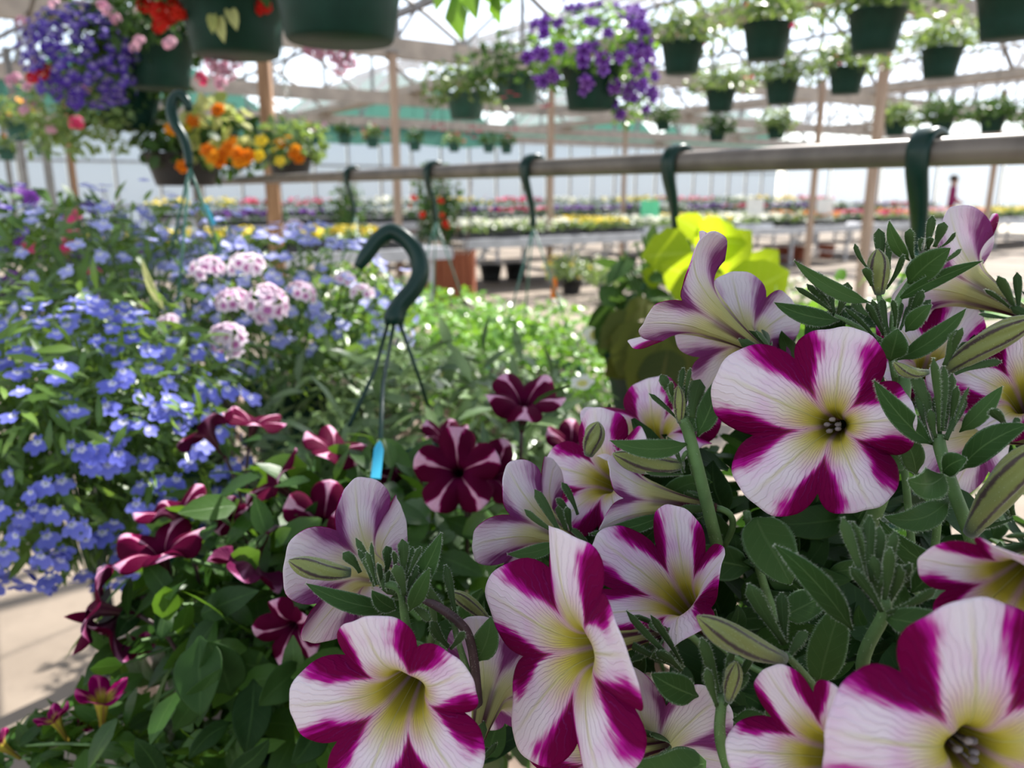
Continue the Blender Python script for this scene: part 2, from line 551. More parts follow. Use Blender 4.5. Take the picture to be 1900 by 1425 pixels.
MAT['pot'] = plain('dark_green_plastic', (0.006, 0.034, 0.023), 0.5, 0.12, 20.0, spec=0.2)
MAT['pot_teal'] = plain('green_plastic', (0.012, 0.085, 0.062), 0.35, 0.12, 20.0, spec=0.5, trans=0.06)
MAT['hook'] = plain('green_hanger_plastic', (0.003, 0.026, 0.018), 0.32, 0.1, 30.0, spec=0.28)
MAT['soil'] = plain('potting_soil', (0.035, 0.024, 0.016), 0.95, 0.4, 120.0)
MAT['strand'] = plain('sunlit_hanger_wire_plastic', (0.07, 0.17, 0.13), 0.25, 0.1, 40.0)  # hanger plastic lightened, the sun on the strands painted into its colour
MAT['black'] = plain('black_plastic', (0.014, 0.014, 0.015), 0.5, 0.2, 20.0)
MAT['tag_blue'] = plain('blue_plant_tag', (0.04, 0.42, 0.62), 0.4, 0.05)
MAT['tag_orange'] = plain('orange_plant_tag', (0.85, 0.30, 0.03), 0.4, 0.05, trans=0.3)
MAT['tag_white'] = plain('white_plant_tag', (0.8, 0.8, 0.78), 0.4, 0.05, trans=0.2)
MAT['sign_green'] = plain('mint_sign', (0.20, 0.66, 0.42), 0.5, 0.05, trans=0.35)
MAT['pipe'] = plain('galvanised_pipe', (0.15, 0.125, 0.105), 0.42, 0.25, 14.0, metal=0.15)
MAT['beam'] = plain('painted_beam', (0.40, 0.34, 0.28), 0.6, 0.15, 5.0)
MAT['hoop'] = plain('grey_steel', (0.24, 0.23, 0.22), 0.5, 0.15, 8.0, metal=0.3)
MAT['bench'] = plain('bench_metal', (0.42, 0.43, 0.46), 0.4, 0.12, 6.0, metal=0.3)
MAT['bench_wood'] = plain('grey_timber', (0.26, 0.19, 0.15), 0.8, 0.25, 10.0)
MAT['person_skin'] = plain('skin', (0.42, 0.24, 0.17), 0.6, 0.05)
MAT['top_magenta'] = plain('magenta_top', (0.25, 0.01, 0.09), 0.8, 0.15)
MAT['trousers'] = plain('dark_trousers', (0.03, 0.03, 0.045), 0.8, 0.15)
MAT['hair_dark'] = plain('dark_hair', (0.02, 0.014, 0.01), 0.6, 0.2)


def wood_mat(name, a, b, scale=(40, 40, 2.5)):
    s = NT(name)
    co = s.n('ShaderNodeTexCoord').outputs['Object']
    mp = s.n('ShaderNodeMapping', {0: co})
    mp.inputs['Scale'].default_value = scale
    nz = s.noise(mp.outputs[0], 1.0, 5.0, 0.6)
    return s.done(s.mix(s.ss(nz, 0.3, 0.7), a, b), 0.75, bump=nz, bstr=0.4, bdist=0.004)


MAT['post'] = wood_mat('brown_post_wood', (0.20, 0.105, 0.05), (0.36, 0.21, 0.11))
MAT['post_pale'] = wood_mat('pale_post_wood', (0.30, 0.20, 0.14), (0.48, 0.36, 0.27))
MAT['crate'] = wood_mat('red_brown_plank', (0.24, 0.060, 0.025), (0.36, 0.115, 0.05))


def concrete():
    s = NT('concrete_floor')
    co = s.n('ShaderNodeTexCoord').outputs['Object']
    a = s.noise(co, 0.9, 5.0, 0.6)
    b = s.noise(co, 14.0, 6.0, 0.7)
    g = s.noise(co, 120.0, 3.0)
    c = s.mix(s.ss(a, 0.3, 0.7), (0.185, 0.148, 0.112), (0.265, 0.215, 0.165))
    c = s.mix(s.ss(b, 0.45, 0.75, 0.0, 0.35), c, (0.14, 0.11, 0.085))
    return s.done(c, 0.85, bump=s.m('ADD', b, s.m('MULTIPLY', g, 0.4)), bstr=0.3, bdist=0.004)


MAT['floor'] = concrete()


def film(name, col, clear, diff=0.5):
    """thin greenhouse sheeting: part clear, part milky"""
    s = NT(name)
    t = s.n('ShaderNodeBsdfTransparent', {0: (*col, 1)})
    d = s.n('ShaderNodeBsdfDiffuse', {0: (*[0.9 * c for c in col], 1)})
    tr = s.n('ShaderNodeBsdfTranslucent', {0: (*[0.9 * c for c in col], 1)})
    m1 = s.n('ShaderNodeMixShader', {0: diff})
    s.nt.links.new(d.outputs[0], m1.inputs[1])
    s.nt.links.new(tr.outputs[0], m1.inputs[2])
    m2 = s.n('ShaderNodeMixShader', {0: clear})
    s.nt.links.new(m1.outputs[0], m2.inputs[1])
    s.nt.links.new(t.outputs[0], m2.inputs[2])
    s.nt.links.new(m2.outputs[0], s.out.inputs[0])
    return s.mat


MAT['roof_pane'] = film('roof_sheet', (0.88, 0.90, 0.94), 0.86, 0.75)
MAT['wall_film'] = film('wall_sheet', (0.44, 0.50, 0.58), 0.20, 0.42)
MAT['shade'] = film('green_shade_cloth', (0.12, 0.30, 0.23), 0.12, 0.45)

# ------------------------------------------------------------------ the greenhouse shell
X0, X1, Y0, Y1 = -7.1, 27.9, -3.0, 21.5
GUT_X = [-7.1, -0.1, 6.9, 13.9, 20.9, 27.9]
BEAM_Y = [-0.5, 4.1, 8.7, 13.3, 17.9, 21.4]
EAVE = 3.0

m = MB()
m.box(((X0 + X1) / 2, (Y0 + Y1) / 2, -0.06), (X1 - X0, Y1 - Y0, 0.12))
tag(m.build('floor', MAT['floor']), 'sunlit tan concrete greenhouse floor', None, None, 'structure')

# ceiling: gutters, cross beams, hoops, purlins and sheets
ceil = root('ceiling', (13.9, 8, EAVE), 'arched greenhouse roof of steel hoops and clear sheets', None, None, 'structure')
for gx in GUT_X:
    mb = MB()
    mb.box((gx, (Y0 + Y1) / 2, EAVE + 0.03), (0.34, Y1 - Y0, 0.012))
    for sx in (-1, 1): mb.box((gx + sx * 0.17, (Y0 + Y1) / 2, EAVE + 0.09), (0.012, Y1 - Y0, 0.13))
    mb.build('gutter', MAT['beam'], ceil)
for by in BEAM_Y:
    MB().box(((X0 + X1) / 2, by, EAVE - 0.10), (X1 - X0, 0.09, 0.22)).build('cross_beam', MAT['beam'], ceil)
NSEG = 6
RISE = 1.45


def arch(gx, n):
    t = np.linspace(0, 1, n)
    return np.stack([gx + 7.0 * t, np.zeros(n), EAVE + 0.12 + RISE * np.sin(math.pi * t) ** 0.85], -1)


hoop_y = [-0.5 + 2.3 * k for k in range(10)]
hv, hf = tube(arch(0, 15) - np.array([0, 0, 0]), 0.04, 6)
hoop_me = mesh('hoop', hv, hf, MAT['hoop'])
for gx in GUT_X[:-1]:
    copies('hoop', hoop_me, [np.array([[1, 0, 0, gx], [0, 1, 0, y], [0, 0, 1, 0], [0, 0, 0, 1.0]]) for y in hoop_y], ceil)
# truss webs under every second hoop
tb = MB()
ap = arch(0, 9)
for k in range(1, 8):
    tb.bar((ap[k][0], 0, EAVE), ap[k], 0.045, 0.045)
    if k < 7: tb.bar((ap[k][0], 0, EAVE + 0.0), ap[k + 1], 0.035, 0.035)
truss_me = mesh('truss_web', np.concatenate(tb.v), tb.f, MAT['hoop'], smooth=False)
for gx in GUT_X[:-1]:
    copies('truss_web', truss_me, [np.array([[1, 0, 0, gx], [0, 1, 0, y], [0, 0, 1, 0], [0, 0, 0, 1.0]]) for y in BEAM_Y[1:5]], ceil)
ap = arch(0, NSEG + 1)
for gx in GUT_X[:-1]:
    for k in range(1, NSEG):
        MB().bar((gx + ap[k][0], Y0, ap[k][2] + 0.03), (gx + ap[k][0], Y1, ap[k][2] + 0.03), 0.055, 0.06).build('purlin', MAT['hoop'], ceil)
for k in range(NSEG):
    a, b = ap[k] + np.array([0, 0, 0.065]), ap[k + 1] + np.array([0, 0, 0.065])
    e = unit(b - a) * 0.012
    a2, b2 = a + e, b - e
    nrm = np.array([-(b - a)[2], 0, (b - a)[0]])
    nrm = unit(nrm) * 0.004
    v = [a2, b2, b2 + [0, 2.27, 0], a2 + [0, 2.27, 0]]
    pane_me = mesh('roof_pane', np.array(v), [(0, 1, 2, 3)], MAT['roof_pane'], smooth=False)
    for gx in GUT_X[:-1]:
        copies('roof_pane', pane_me, [np.array([[1, 0, 0, gx], [0, 1, 0, y + 0.015], [0, 0, 1, 0], [0, 0, 0, 1.0]]) for y in hoop_y[:-1]], ceil)

# end wall: posts, rails and sheets, green cloth in the gable
wb = root('wall_back', (13.9, Y1, 0), 'far end wall of pale sheeting between thin posts', None, None, 'structure')
for k in range(35):
    x = X0 + k * 1.0
    MB().box((x, Y1, 1.45), (0.05, 0.05, 2.9)).build('wall_post', MAT['hoop'], wb)
pm = mesh('wall_panel', [(0.03, 0, 0.25), (0.97, 0, 0.25), (0.97, 0, 2.85), (0.03, 0, 2.85)], [(0, 1, 2, 3)], MAT['wall_film'], smooth=False)
copies('wall_panel', pm, [np.array([[1, 0, 0, X0 + k], [0, 1, 0, Y1 + 0.03], [0, 0, 1, 0], [0, 0, 0, 1.0]]) for k in range(35)], wb)
MB().box(((X0 + X1) / 2, Y1, 0.12), (X1 - X0, 0.08, 0.24)).build('wall_kerb', MAT['bench_wood'], wb)
for zz in (0.95, 2.0): MB().box(((X0 + X1) / 2, Y1 - 0.04, zz), (X1 - X0, 0.03, 0.05)).build('wall_rail', MAT['hoop'], wb)
for gx in GUT_X[:-1]:
    ap9 = arch(gx, 13)
    v = [(p[0], Y1 + 0.02, p[2]) for p in ap9] + [(p[0], Y1 + 0.02, EAVE) for p in ap9]
    n = len(ap9)
    MB().add(v, [(i, i + 1, n + i + 1, n + i) for i in range(n - 1)]).build('gable_cloth', MAT['shade'], wb)
wr = root('wall_right', (X1, 8, 0), 'far side wall of pale sheeting', None, None, 'structure')
for k in range(12):
    MB().box((X1 - 0.1, Y0 + 1 + k * 2.1, 1.45), (0.05, 0.05, 2.9)).build('wall_post', MAT['hoop'], wr)
pm = mesh('wall_panel', [(0, 0.03, 0.25), (0, 2.07, 0.25), (0, 2.07, 2.9), (0, 0.03, 2.9)], [(0, 1, 2, 3)], MAT['wall_film'], smooth=False)
copies('wall_panel', pm, [np.array([[1, 0, 0, X1 - 0.05], [0, 1, 0, Y0 + 1 + k * 2.1], [0, 0, 1, 0], [0, 0, 0, 1.0]]) for k in range(11)], wr)

# retracted shade curtain hanging as green strips below the farther cross beams
for i, (by, x0, x1) in enumerate(((17.90, 4.0, 12.0), (13.30, -3.5, 2.2))):
    n = 25
    xs = np.linspace(x0, x1, n)
    top = np.stack([xs, by + 0.015 * np.sin(xs * 9), np.full(n, 2.80)], -1)
    bot = np.stack([xs, by + 0.05 * np.sin(xs * 9 + 0.6), 2.40 + 0.03 * np.sin(xs * 2.3)], -1)
    o = obj('shade_curtain', mesh('shade_curtain', np.vstack([top, bot]), grid_faces(2, n), MAT['shade']))
    tag(o, ['green shade curtain strip under the far roof beam', 'green shade curtain strip behind the flower baskets on the wooden post side'][i], 'curtain')

# posts
def post(px, d, w, mat, label, round_=False, ztop=EAVE - 0.15):
    p = W(px, 355, d)
    p[2] = 0
    mb = MB()
    if round_:
        mb.tube([p, p + [0, 0, ztop * 0.5], p + [0, 0, ztop]], [w * 0.52, w * 0.5, w * 0.47], 12)
    else:
        mb.box(p + [0, 0, ztop / 2], (w, w, ztop))
    r = root('support_post', p, label, 'post')
    mb.build('shaft', mat, r, smooth=round_)
    MB().box(p + [0, 0, ztop - 0.01], (w * 1.5, w * 1.5, 0.02)).build('head_plate', MAT['hoop'], r)
    MB().box(p + [0, 0, 0.015], (w * 1.6, w * 1.6, 0.03)).build('foot_plate', MAT['hoop'], r)
    return p


post(506, 5.7, 0.105, MAT['post'], 'round brown wooden post beside the orange flower basket', True)
post(737, 9.2, 0.075, MAT['post_pale'], 'pale timber post left of the fuchsia baskets')
post(1021, 10.9, 0.07, MAT['post_pale'], 'pale timber post behind the violet petunia basket')
post(1157, 14.5, 0.06, MAT['post_pale'], 'slim pale post between the far flower benches')
post(1509, 11.4, 0.07, MAT['post_pale'], 'pale post beside the white sign cards')
post(1616, 7.1, 0.072, MAT['post_pale'], 'sturdy pale post under the row of green pots')
post(1838, 12.6, 0.07, MAT['post_pale'], 'slim post beside the person in magenta')
for k, (px, d) in enumerate(((50, 9.0), (95, 7.4), (140, 11.0), (22, 11.5))):
    post(px, d, 0.07, [MAT['hoop'], MAT['hoop'], MAT['post'], MAT['hoop']][k], ['thin grey steel post by the dark purple flowers', 'grey steel post nearest the dark purple flowers', 'thin brown post behind the dark purple flowers', 'grey steel post against the far wall sheeting'][k])

# the low pipe rail the near baskets hang from
RAIL_A = W(1720, 283, 1.02)
RAIL_Z = RAIL_A[2]
RAIL_X = RAIL_A[0]
rl = root('hanging_rail', (RAIL_X, 2.0, RAIL_Z), 'long galvanised pipe rail with green basket hooks over it', 'rail')
MB().tube([(RAIL_X, -0.8, RAIL_Z), (RAIL_X, 2, RAIL_Z), (RAIL_X, 5.0, RAIL_Z)], 0.0185, 20).build('pipe', MAT['pipe'], rl, smooth=True)
for y in (-0.6, 4.75):
    MB().box((RAIL_X, y, RAIL_Z / 2 - 0.01), (0.04, 0.04, RAIL_Z - 0.02)).build('rail_leg', MAT['pipe'], rl)


def rail_at(px):
    """the point of the low rail seen at column px"""
    t = np.linspace(-0.7, 4.9, 3000)
    P = np.stack([np.full_like(t, RAIL_X), t, np.full_like(t, RAIL_Z)], -1) - CAM
    x = 950 + FPX * (P @ RV) / (P @ FV)
    i = np.argmin(np.where((P @ FV) > 0.2, np.abs(x - px), 1e9))
    return np.array([RAIL_X, t[i], RAIL_Z]), float(P[i] @ FV)


# staging bench that carries the near plants
BENCH_Z = 0.78
nb = root('staging_bench', (0.4, 0.8, 0), 'low slatted timber staging bench under the near flower baskets', 'bench')
BX0, BX1, BY0, BY1 = 0.08, 0.96, -0.45, 2.3
for k in range(11):
    x = BX0 + 0.04 + k * 0.08
    MB().box((x, (BY0 + BY1) / 2, BENCH_Z - 0.0125), (0.05, BY1 - BY0, 0.025)).build('slat', MAT['bench_wood'], nb)
for y in (BY0 + 0.1, (BY0 + BY1) / 2, BY1 - 0.1):
    MB().box(((BX0 + BX1) / 2, y, BENCH_Z - 0.05), (BX1 - BX0, 0.05, 0.05)).build('cross_bar', MAT['bench_wood'], nb)
    for x in (BX0 + 0.06, BX1 - 0.06):
        MB().box((x, y, (BENCH_Z - 0.075) / 2), (0.045, 0.045, BENCH_Z - 0.075)).build('leg', MAT['black'], nb)

# ------------------------------------------------------------------ plant shape builders
def hairs(v, nrm, n, length, width=0.000035, step=0):
    """thin spikes standing on surface points"""
    idx = rng.integers(0, len(v), n)
    p, q = v[idx] + (0 if not step else (v[np.minimum(idx + step, len(v) - 1)] - v[idx]) * (rng.random((n, 1)) * (idx + step < len(v))[:, None])), nrm[idx] + rng.normal(0, 0.25, (n, 3))
    q /= np.linalg.norm(q, axis=1, keepdims=True)
    s = np.cross(q, rng.normal(0, 1, (n, 3)))
    s /= np.maximum(np.linalg.norm(s, axis=1, keepdims=True), 1e-9)
    L = length * rng.uniform(0.5, 1.2, (n, 1))
    tri = np.stack([p - s * width, p + s * width, p + q * L], 1).reshape(-1, 3)
    return tri, np.arange(3 * n).reshape(n, 3)


PROFILE = {
    'leaf': lambda t: np.sin(np.pi * np.clip(t, 0, 1) ** 0.85) ** 0.85 * (0.25 + 0.75 * sstep(t, 0.0, 0.22)) + 0.06 * (1 - t),
    'broad': lambda t: np.sin(np.pi * np.clip(t, 0, 1) ** 0.75) ** 0.7 + 0.03 * (1 - t),
    'sepal': lambda t: (0.42 + 0.58 * sstep(t, 0.1, 0.75)) * np.sqrt(np.clip(1 - np.clip((t - 0.80) / 0.2, 0, 1) ** 2.2, 0.003, 1)),
    'bud': lambda t: (0.35 + 0.65 * np.sin(np.pi * np.clip(t * 0.78 + 0.06, 0, 1)) ** 1.3) * np.sqrt(np.clip(1 - np.clip((t - 0.72) / 0.28, 0, 1) ** 2.0, 0.04, 1)),
}


def blade(spine, nrm, width, thick, prof='leaf', fold=0.18, ring=10, hair=0, hair_len=0.0009, wave=0.0):
    """a fleshy leaf lofted along spine; nrm ~ upper face direction; returns v, f(list), uv, mi"""
    n = len(spine)
    t = tangents(spine)
    tt = np.linspace(0, 1, n)
    w = PROFILE[prof](tt) * width / 2
    a = np.arange(ring) * 2 * math.pi / ring
    V, UVs, NR = [], [], []
    ph = rng.uniform(0, 6)
    for i in range(n):
        sd = unit(np.cross(t[i], nrm))
        up = np.cross(sd, t[i])
        cx = np.cos(a)
        th = np.minimum(thick, w[i] * 0.9)
        off = fold * w[i] * np.abs(cx) ** 1.3 - fold * w[i] * 0.5 + wave * w[i] * np.sin(cx * 2.5 + tt[i] * 9 + ph)
        pts = spine[i] + (cx * w[i])[:, None] * sd + (np.sin(a) * th / 2 + off)[:, None] * up
        V.append(pts)
        NR.append(cx[:, None] * sd * 0.9 + np.sin(a)[:, None] * up * 0.6)
        UVs.append(np.stack([(cx + 1) / 2, np.full(ring, tt[i])], -1))
    v, uv, nr = np.concatenate(V), np.concatenate(UVs), np.concatenate(NR)
    f = [tuple(q) for q in grid_faces(n, ring, True)] + [tuple(range(ring))[::-1], tuple(range((n - 1) * ring, n * ring))]
    mi = [0] * len(f)
    if hair:
        em = np.abs(np.tile(np.cos(a), n)) > 0.75
        hv, hf = hairs(v[em], nr[em], int(hair * 1.5), hair_len, step=int(em[:ring].sum()))
        f += [tuple(int(k) + len(v) for k in q) for q in hf]
        mi += [1] * len(hf)
        v = np.vstack([v, hv])
        uv = np.vstack([uv, np.full((len(hv), 2), 0.5)])
    return v, f, uv, mi


def petunia(R=0.034, tube_len=0.030, mouth=0.0062, cup=12, flare=0.006, rec=(0, 0, 0, 0, 0), notch=0.26, ruffle=0.10, seed=0, npet=22, nl=20, nt=9, thick=0.00028, edge=0.03, size=(1, 1, 1, 1, 1), psi0=78):
    """trumpet flower, mouth centre at the origin, facing +Z; two layers (front, back)"""
    rg = np.random.default_rng(seed)
    nc = 5 * npet
    th = np.arange(nc + 1) / nc * 2 * math.pi
    k = np.minimum((th / (2 * math.pi / 5)).astype(int), 4)
    loc = th / (2 * math.pi / 5) - k
    pu = loc * 2 - 1
    ang = th - math.pi / 5                       # petal 0 centred on angle 0
    rec = np.radians(np.asarray(rec, float))
    size = np.asarray(size, float)
    nb = lambda arr: np.array([(1 - b) * arr[i] + b * arr[j] for i, j, b in [(q, (q + 1) % 5 if p > 0 else (q - 1) % 5, 0.5 * abs(p) ** 3) for q, p in zip(k, pu)]])
    recT, szT = nb(rec), nb(size)
    ph = rg.uniform(0, 6.28, 6)
    L = R * szT * (1 - notch * np.abs(pu) ** 5 - 0.05 * pu ** 2) * (1 + edge * np.sin(th * 11 + ph[0]) * 0.35 + edge * 0.5 * np.sin(th * 23 + ph[1]) * 0.4)
    rows, uvs = [], []
    for i in range(nt):                           # tube
        q = i / nt
        rr = 0.0017 + (mouth - 0.0017) * (0.25 * q + 0.75 * q ** 2.0)
        rr = rr * (1 + 0.07 * np.cos(5 * ang) * q)
        rows.append(np.stack([rr * np.cos(ang), rr * np.sin(ang), np.full(nc + 1, -tube_len * (1 - q))], -1))
        uvs.append(np.stack([k + loc, np.full(nc + 1, 0.30 * q)], -1))
    rho = np.full(nc + 1, mouth) * (1 + 0.07 * np.cos(5 * ang))
    h = np.zeros(nc + 1)
    cupr = math.radians(cup)
    for j in range(nl + 1):
        q = j / nl
        s = q * L
        if j:
            psi = cupr + (math.radians(psi0) - cupr) * np.exp(-s / flare) - recT * sstep(q, 0.25, 1.0)
            rho = rho + np.cos(psi) * L / nl
            h = h + np.sin(psi) * L / nl
        w2 = (q ** 2.2) * R
        dz = ruffle * w2 * (0.75 * np.cos(2 * math.pi * pu * 0.5) - 0.35 + 0.45 * np.sin(3 * th + ph[2]) + 0.35 * np.sin(7 * th + ph[3]))
        rows.append(np.stack([rho * np.cos(ang), rho * np.sin(ang), h + dz], -1))
        uvs.append(np.stack([k + loc, np.full(nc + 1, 0.30 + 0.70 * q)], -1))
    G = np.array(rows)                            # (nr, nc+1, 3)
    nr = len(G)
    du = np.gradient(G, axis=0)
    dv = np.gradient(G, axis=1)
    dv[:, 0] = dv[:, -1] = (G[:, 1] - G[:, -2]) / 2
    N = np.cross(du, dv)
    N /= np.maximum(np.linalg.norm(N, axis=2, keepdims=True), 1e-9)
    # columns nc and 0 coincide; keep both for the uv seam
    uv = np.array(uvs)
    uv[:, nc, 0] = 5.0 - 1e-4
    inner = (G + N * thick / 2).reshape(-1, 3)
    outer = (G - N * thick / 2).reshape(-1, 3)
    f1 = grid_faces(nr, nc + 1)
    f2 = grid_faces(nr, nc + 1, off=len(inner))[:, ::-1]
    last = (nr - 1) * (nc + 1)
    rim = np.array([(last + i, last + i + 1, len(inner) + last + i + 1, len(inner) + last + i) for i in range(nc)])
    f = np.vstack([f1, f2, rim])
    mi = np.concatenate([np.zeros(len(f1)), np.ones(len(f2)), np.zeros(len(rim))]).astype(int)
    return np.vstack([inner, outer]), f, np.vstack([uv.reshape(-1, 2)] * 2), mi


def petunia_low(seed, R=0.03, cup=15, rec=(15, 20, 10, 25, 15), npet=8, nl=8, nt=4, **kw):
    return petunia(R, 0.026, 0.005, cup, 0.006, rec, seed=seed, npet=npet, nl=nl, nt=nt, ruffle=0.16, **kw)


def blob(c, r, n=6, sq=(1, 1, 1)):
    a = np.linspace(0, math.pi, n)
    pr = [(r * math.sin(x) + 1e-6, -r * math.cos(x)) for x in a]
    v, f = lathe(pr, 8)
    return v * np.asarray(sq) + c, f


# ------------------------------------------------------------------ striped petunia basket in front
POT_S = np.array([0.30, 0.17, BENCH_Z])
PET = root('petunia_basket', POT_S, 'basket of white and magenta striped petunias with hairy buds on the bench', 'flower basket')


def pot_mesh(r, h, mat, name='pot'):
    pr = [(0.002, 0.0), (r * 0.70, 0.0), (r * 0.73, 0.006), (r * 0.80, h * 0.35), (r * 0.95, h * 0.93), (r * 1.0, h * 0.93), (r * 1.02, h * 0.965), (r * 1.0, h), (r * 0.95, h), (r * 0.92, h * 0.95), (r * 0.90, h * 0.90)]
    v, f = lathe(pr, 32)
    return mesh(name, v, f, mat)


def soil_mesh(r, h):
    v, f = lathe([(0.001, h * 0.93), (r * 0.5, h * 0.925), (r * 0.91, h * 0.90), (r * 0.905, h * 0.86)], 24)
    return mesh('soil', v, f, MAT['soil'])


def T(loc, s=1.0, rz=0.0):
    return Matrix.Translation(Vector(loc)) @ Matrix.Rotation(rz, 4, 'Z') @ Matrix.Scale(s, 4)


obj('pot', pot_mesh(0.14, 0.17, MAT['pot']), PET, T(POT_S))
obj('soil', soil_mesh(0.14, 0.17), PET, T(POT_S))

SHOOTS = {}


def add_blade(parent, x0, y0, d0, x1, y1, d1, wpx, bend=0.0, roll=0.0, kind='sepal', belly=0.0, mat=None, hair=None, name=None, thick=None, label=None, fold=None):
    """one leaf from its base pixel to its tip pixel, each at its own depth; bend in px to the left of base->tip"""
    A, B = W(x0, y0, d0), W(x1, y1, d1)
    dm = (d0 + d1) / 2
    ix, iy = x1 - x0, y1 - y0
    L = math.hypot(ix, iy)
    nx, ny = iy / max(L, 1), -ix / max(L, 1)
    mid = W((x0 + x1) / 2 + nx * bend * 2, (y0 + y1) / 2 + ny * bend * 2, dm - belly * 2)
    n = 12 if kind in ('leaf', 'broad') else 9
    sp = bez(A, mid, B, n)
    tow = unit(CAM - (A + B) / 2)
    ax = unit(B - A)
    c, s = math.cos(math.radians(roll)), math.sin(math.radians(roll))
    nrm = tow * c + np.cross(ax, tow) * s + ax * np.dot(ax, tow) * (1 - c)
    width = wpx * dm / FPX
    length = np.linalg.norm(B - A)
    if thick is None:
        thick = {'leaf': 0.0011, 'broad': 0.0010, 'sepal': min(0.0022, width * 0.5), 'bud': width * 0.9}[kind]
    if fold is None:
        fold = {'leaf': 0.28, 'broad': 0.16, 'sepal': 0.15, 'bud': 0.0}[kind]
    if hair is None:
        hair = int(min(420, 60 + length * 7000))
    org = A.copy()
    v, f, uv, mi = blade(sp - org, nrm, width, thick, kind, fold, 14 if kind in ('leaf', 'broad') else 10, hair, wave=0.05 if kind in ('leaf', 'broad') else 0.0)
    mat = mat or (MAT['leaf'] if kind in ('leaf', 'broad') else MAT['sepal'])
    me = mesh(name or kind, v, f, [mat, MAT['hair']], uv, mi)
    return obj(name or ('leaf' if kind in ('leaf', 'broad') else kind), me, parent, Matrix.Translation(Vector(org)), label)


def add_stem(parent, pts, w_px, mat=None, name='stem', hair=150, taper=0.8):
    """pts: (px, py, d)"""
    P = np.array([W(*p) for p in pts])
    P = crv(P, max(6, 5 * len(pts)))
    d = np.mean([p[2] for p in pts])
    r0 = w_px * d / FPX / 2
    r = np.linspace(r0, r0 * taper, len(P))
    org = P[0].copy()
    v, f = tube(P - org, r, 10)
    cen = np.repeat(P - org, 10, axis=0)
    nr = v - cen
    nr /= np.maximum(np.linalg.norm(nr, axis=1, keepdims=True), 1e-9)
    mi = [0] * len(f)
    if hair:
        hv, hf = hairs(v, nr, hair, 0.0012, step=10)
        f = f + [tuple(int(k) + len(v) for k in q) for q in hf]
        mi += [1] * len(hf)
        v = np.vstack([v, hv])
    return obj(name, mesh(name, v, f, [mat or MAT['stem'], MAT['hair']], None, mi), parent, Matrix.Translation(Vector(org)))


BUD_MAT = None


def bud_material():
    s = NT('green_bud')
    sep = s.n('ShaderNodeSeparateXYZ', {0: s.n('ShaderNodeUVMap').outputs[0]})
    u, v = sep.outputs[0], sep.outputs[1]
    st = s.m('ABSOLUTE', s.m('SINE', s.m('ADD', s.m('MULTIPLY', u, 15.0), s.m('MULTIPLY', v, 2.0))))
    nz = s.noise(s.n('ShaderNodeTexCoord').outputs['Object'], 500.0, 3.0)
    col = s.mix(s.ss(s.m('ADD', st, s.m('MULTIPLY', s.m('SUBTRACT', nz, 0.5), 0.5)), 0.15, 0.6), (0.045, 0.025, 0.022), (0.21, 0.24, 0.065))
    col = s.mix(s.ss(v, 0.0, 0.22, 1.0, 0.0), col, (0.06, 0.09, 0.04))
    return s.done(col, 0.5, 0.15, sheen=0.3)


BUD_MAT = bud_material()


def add_bud(parent, x0, y0, d0, x1, y1, d1, wpx, bend=0.0, label=None, mat=None):
    """pleated closed bud: five folded ribs lofted along its axis"""
    A, B = W(x0, y0, d0), W(x1, y1, d1)
    L = math.hypot(x1 - x0, y1 - y0)
    nx, ny = (y1 - y0) / L, -(x1 - x0) / L
    mid = W((x0 + x1) / 2 + nx * bend * 2, (y0 + y1) / 2 + ny * bend * 2, (d0 + d1) / 2)
    n, ring = 16, 30
    sp = bez(A, mid, B, n) - A
    t = tangents(sp)
    tt = np.linspace(0, 1, n)
    r = PROFILE['bud'](tt) * wpx * (d0 + d1) / 2 / FPX / 2
    a = np.arange(ring) * 2 * math.pi / ring
    ref = unit(np.cross(t[0], CAM - A))
    V, UVs = [], []
    for i in range(n):
        nn = unit(ref - t[i] * np.dot(ref, t[i]))
        b = np.cross(t[i], nn)
        aa = a + 1.3 * tt[i]
        rr = r[i] * (1 - 0.22 * sstep(tt[i], 0.1, 0.5) * (0.5 + 0.5 * np.cos(5 * a)) ** 2)
        V.append(sp[i] + rr[:, None] * (np.cos(aa)[:, None] * nn + np.sin(aa)[:, None] * b))
        UVs.append(np.stack([a / (2 * math.pi) * 1.0472, np.full(ring, tt[i])], -1))
    v = np.concatenate(V)
    nr = v - np.repeat(sp, ring, axis=0)
    nr /= np.maximum(np.linalg.norm(nr, axis=1, keepdims=True), 1e-9)
    f = [tuple(q) for q in grid_faces(n, ring, True)] + [tuple(range(ring))[::-1], tuple(range((n - 1) * ring, n * ring))]
    hv, hf = hairs(v, nr, 320, 0.0008, step=ring)
    mi = [0] * len(f) + [1] * len(hf)
    f += [tuple(int(k) + len(v) for k in q) for q in hf]
    uv = np.vstack([np.concatenate(UVs), np.full((len(hv), 2), 0.5)])
    return obj('bud', mesh('bud', np.vstack([v, hv]), f, [mat or BUD_MAT, MAT['hair']], uv, mi), parent, Matrix.Translation(Vector(A)), label)


ANTH = None


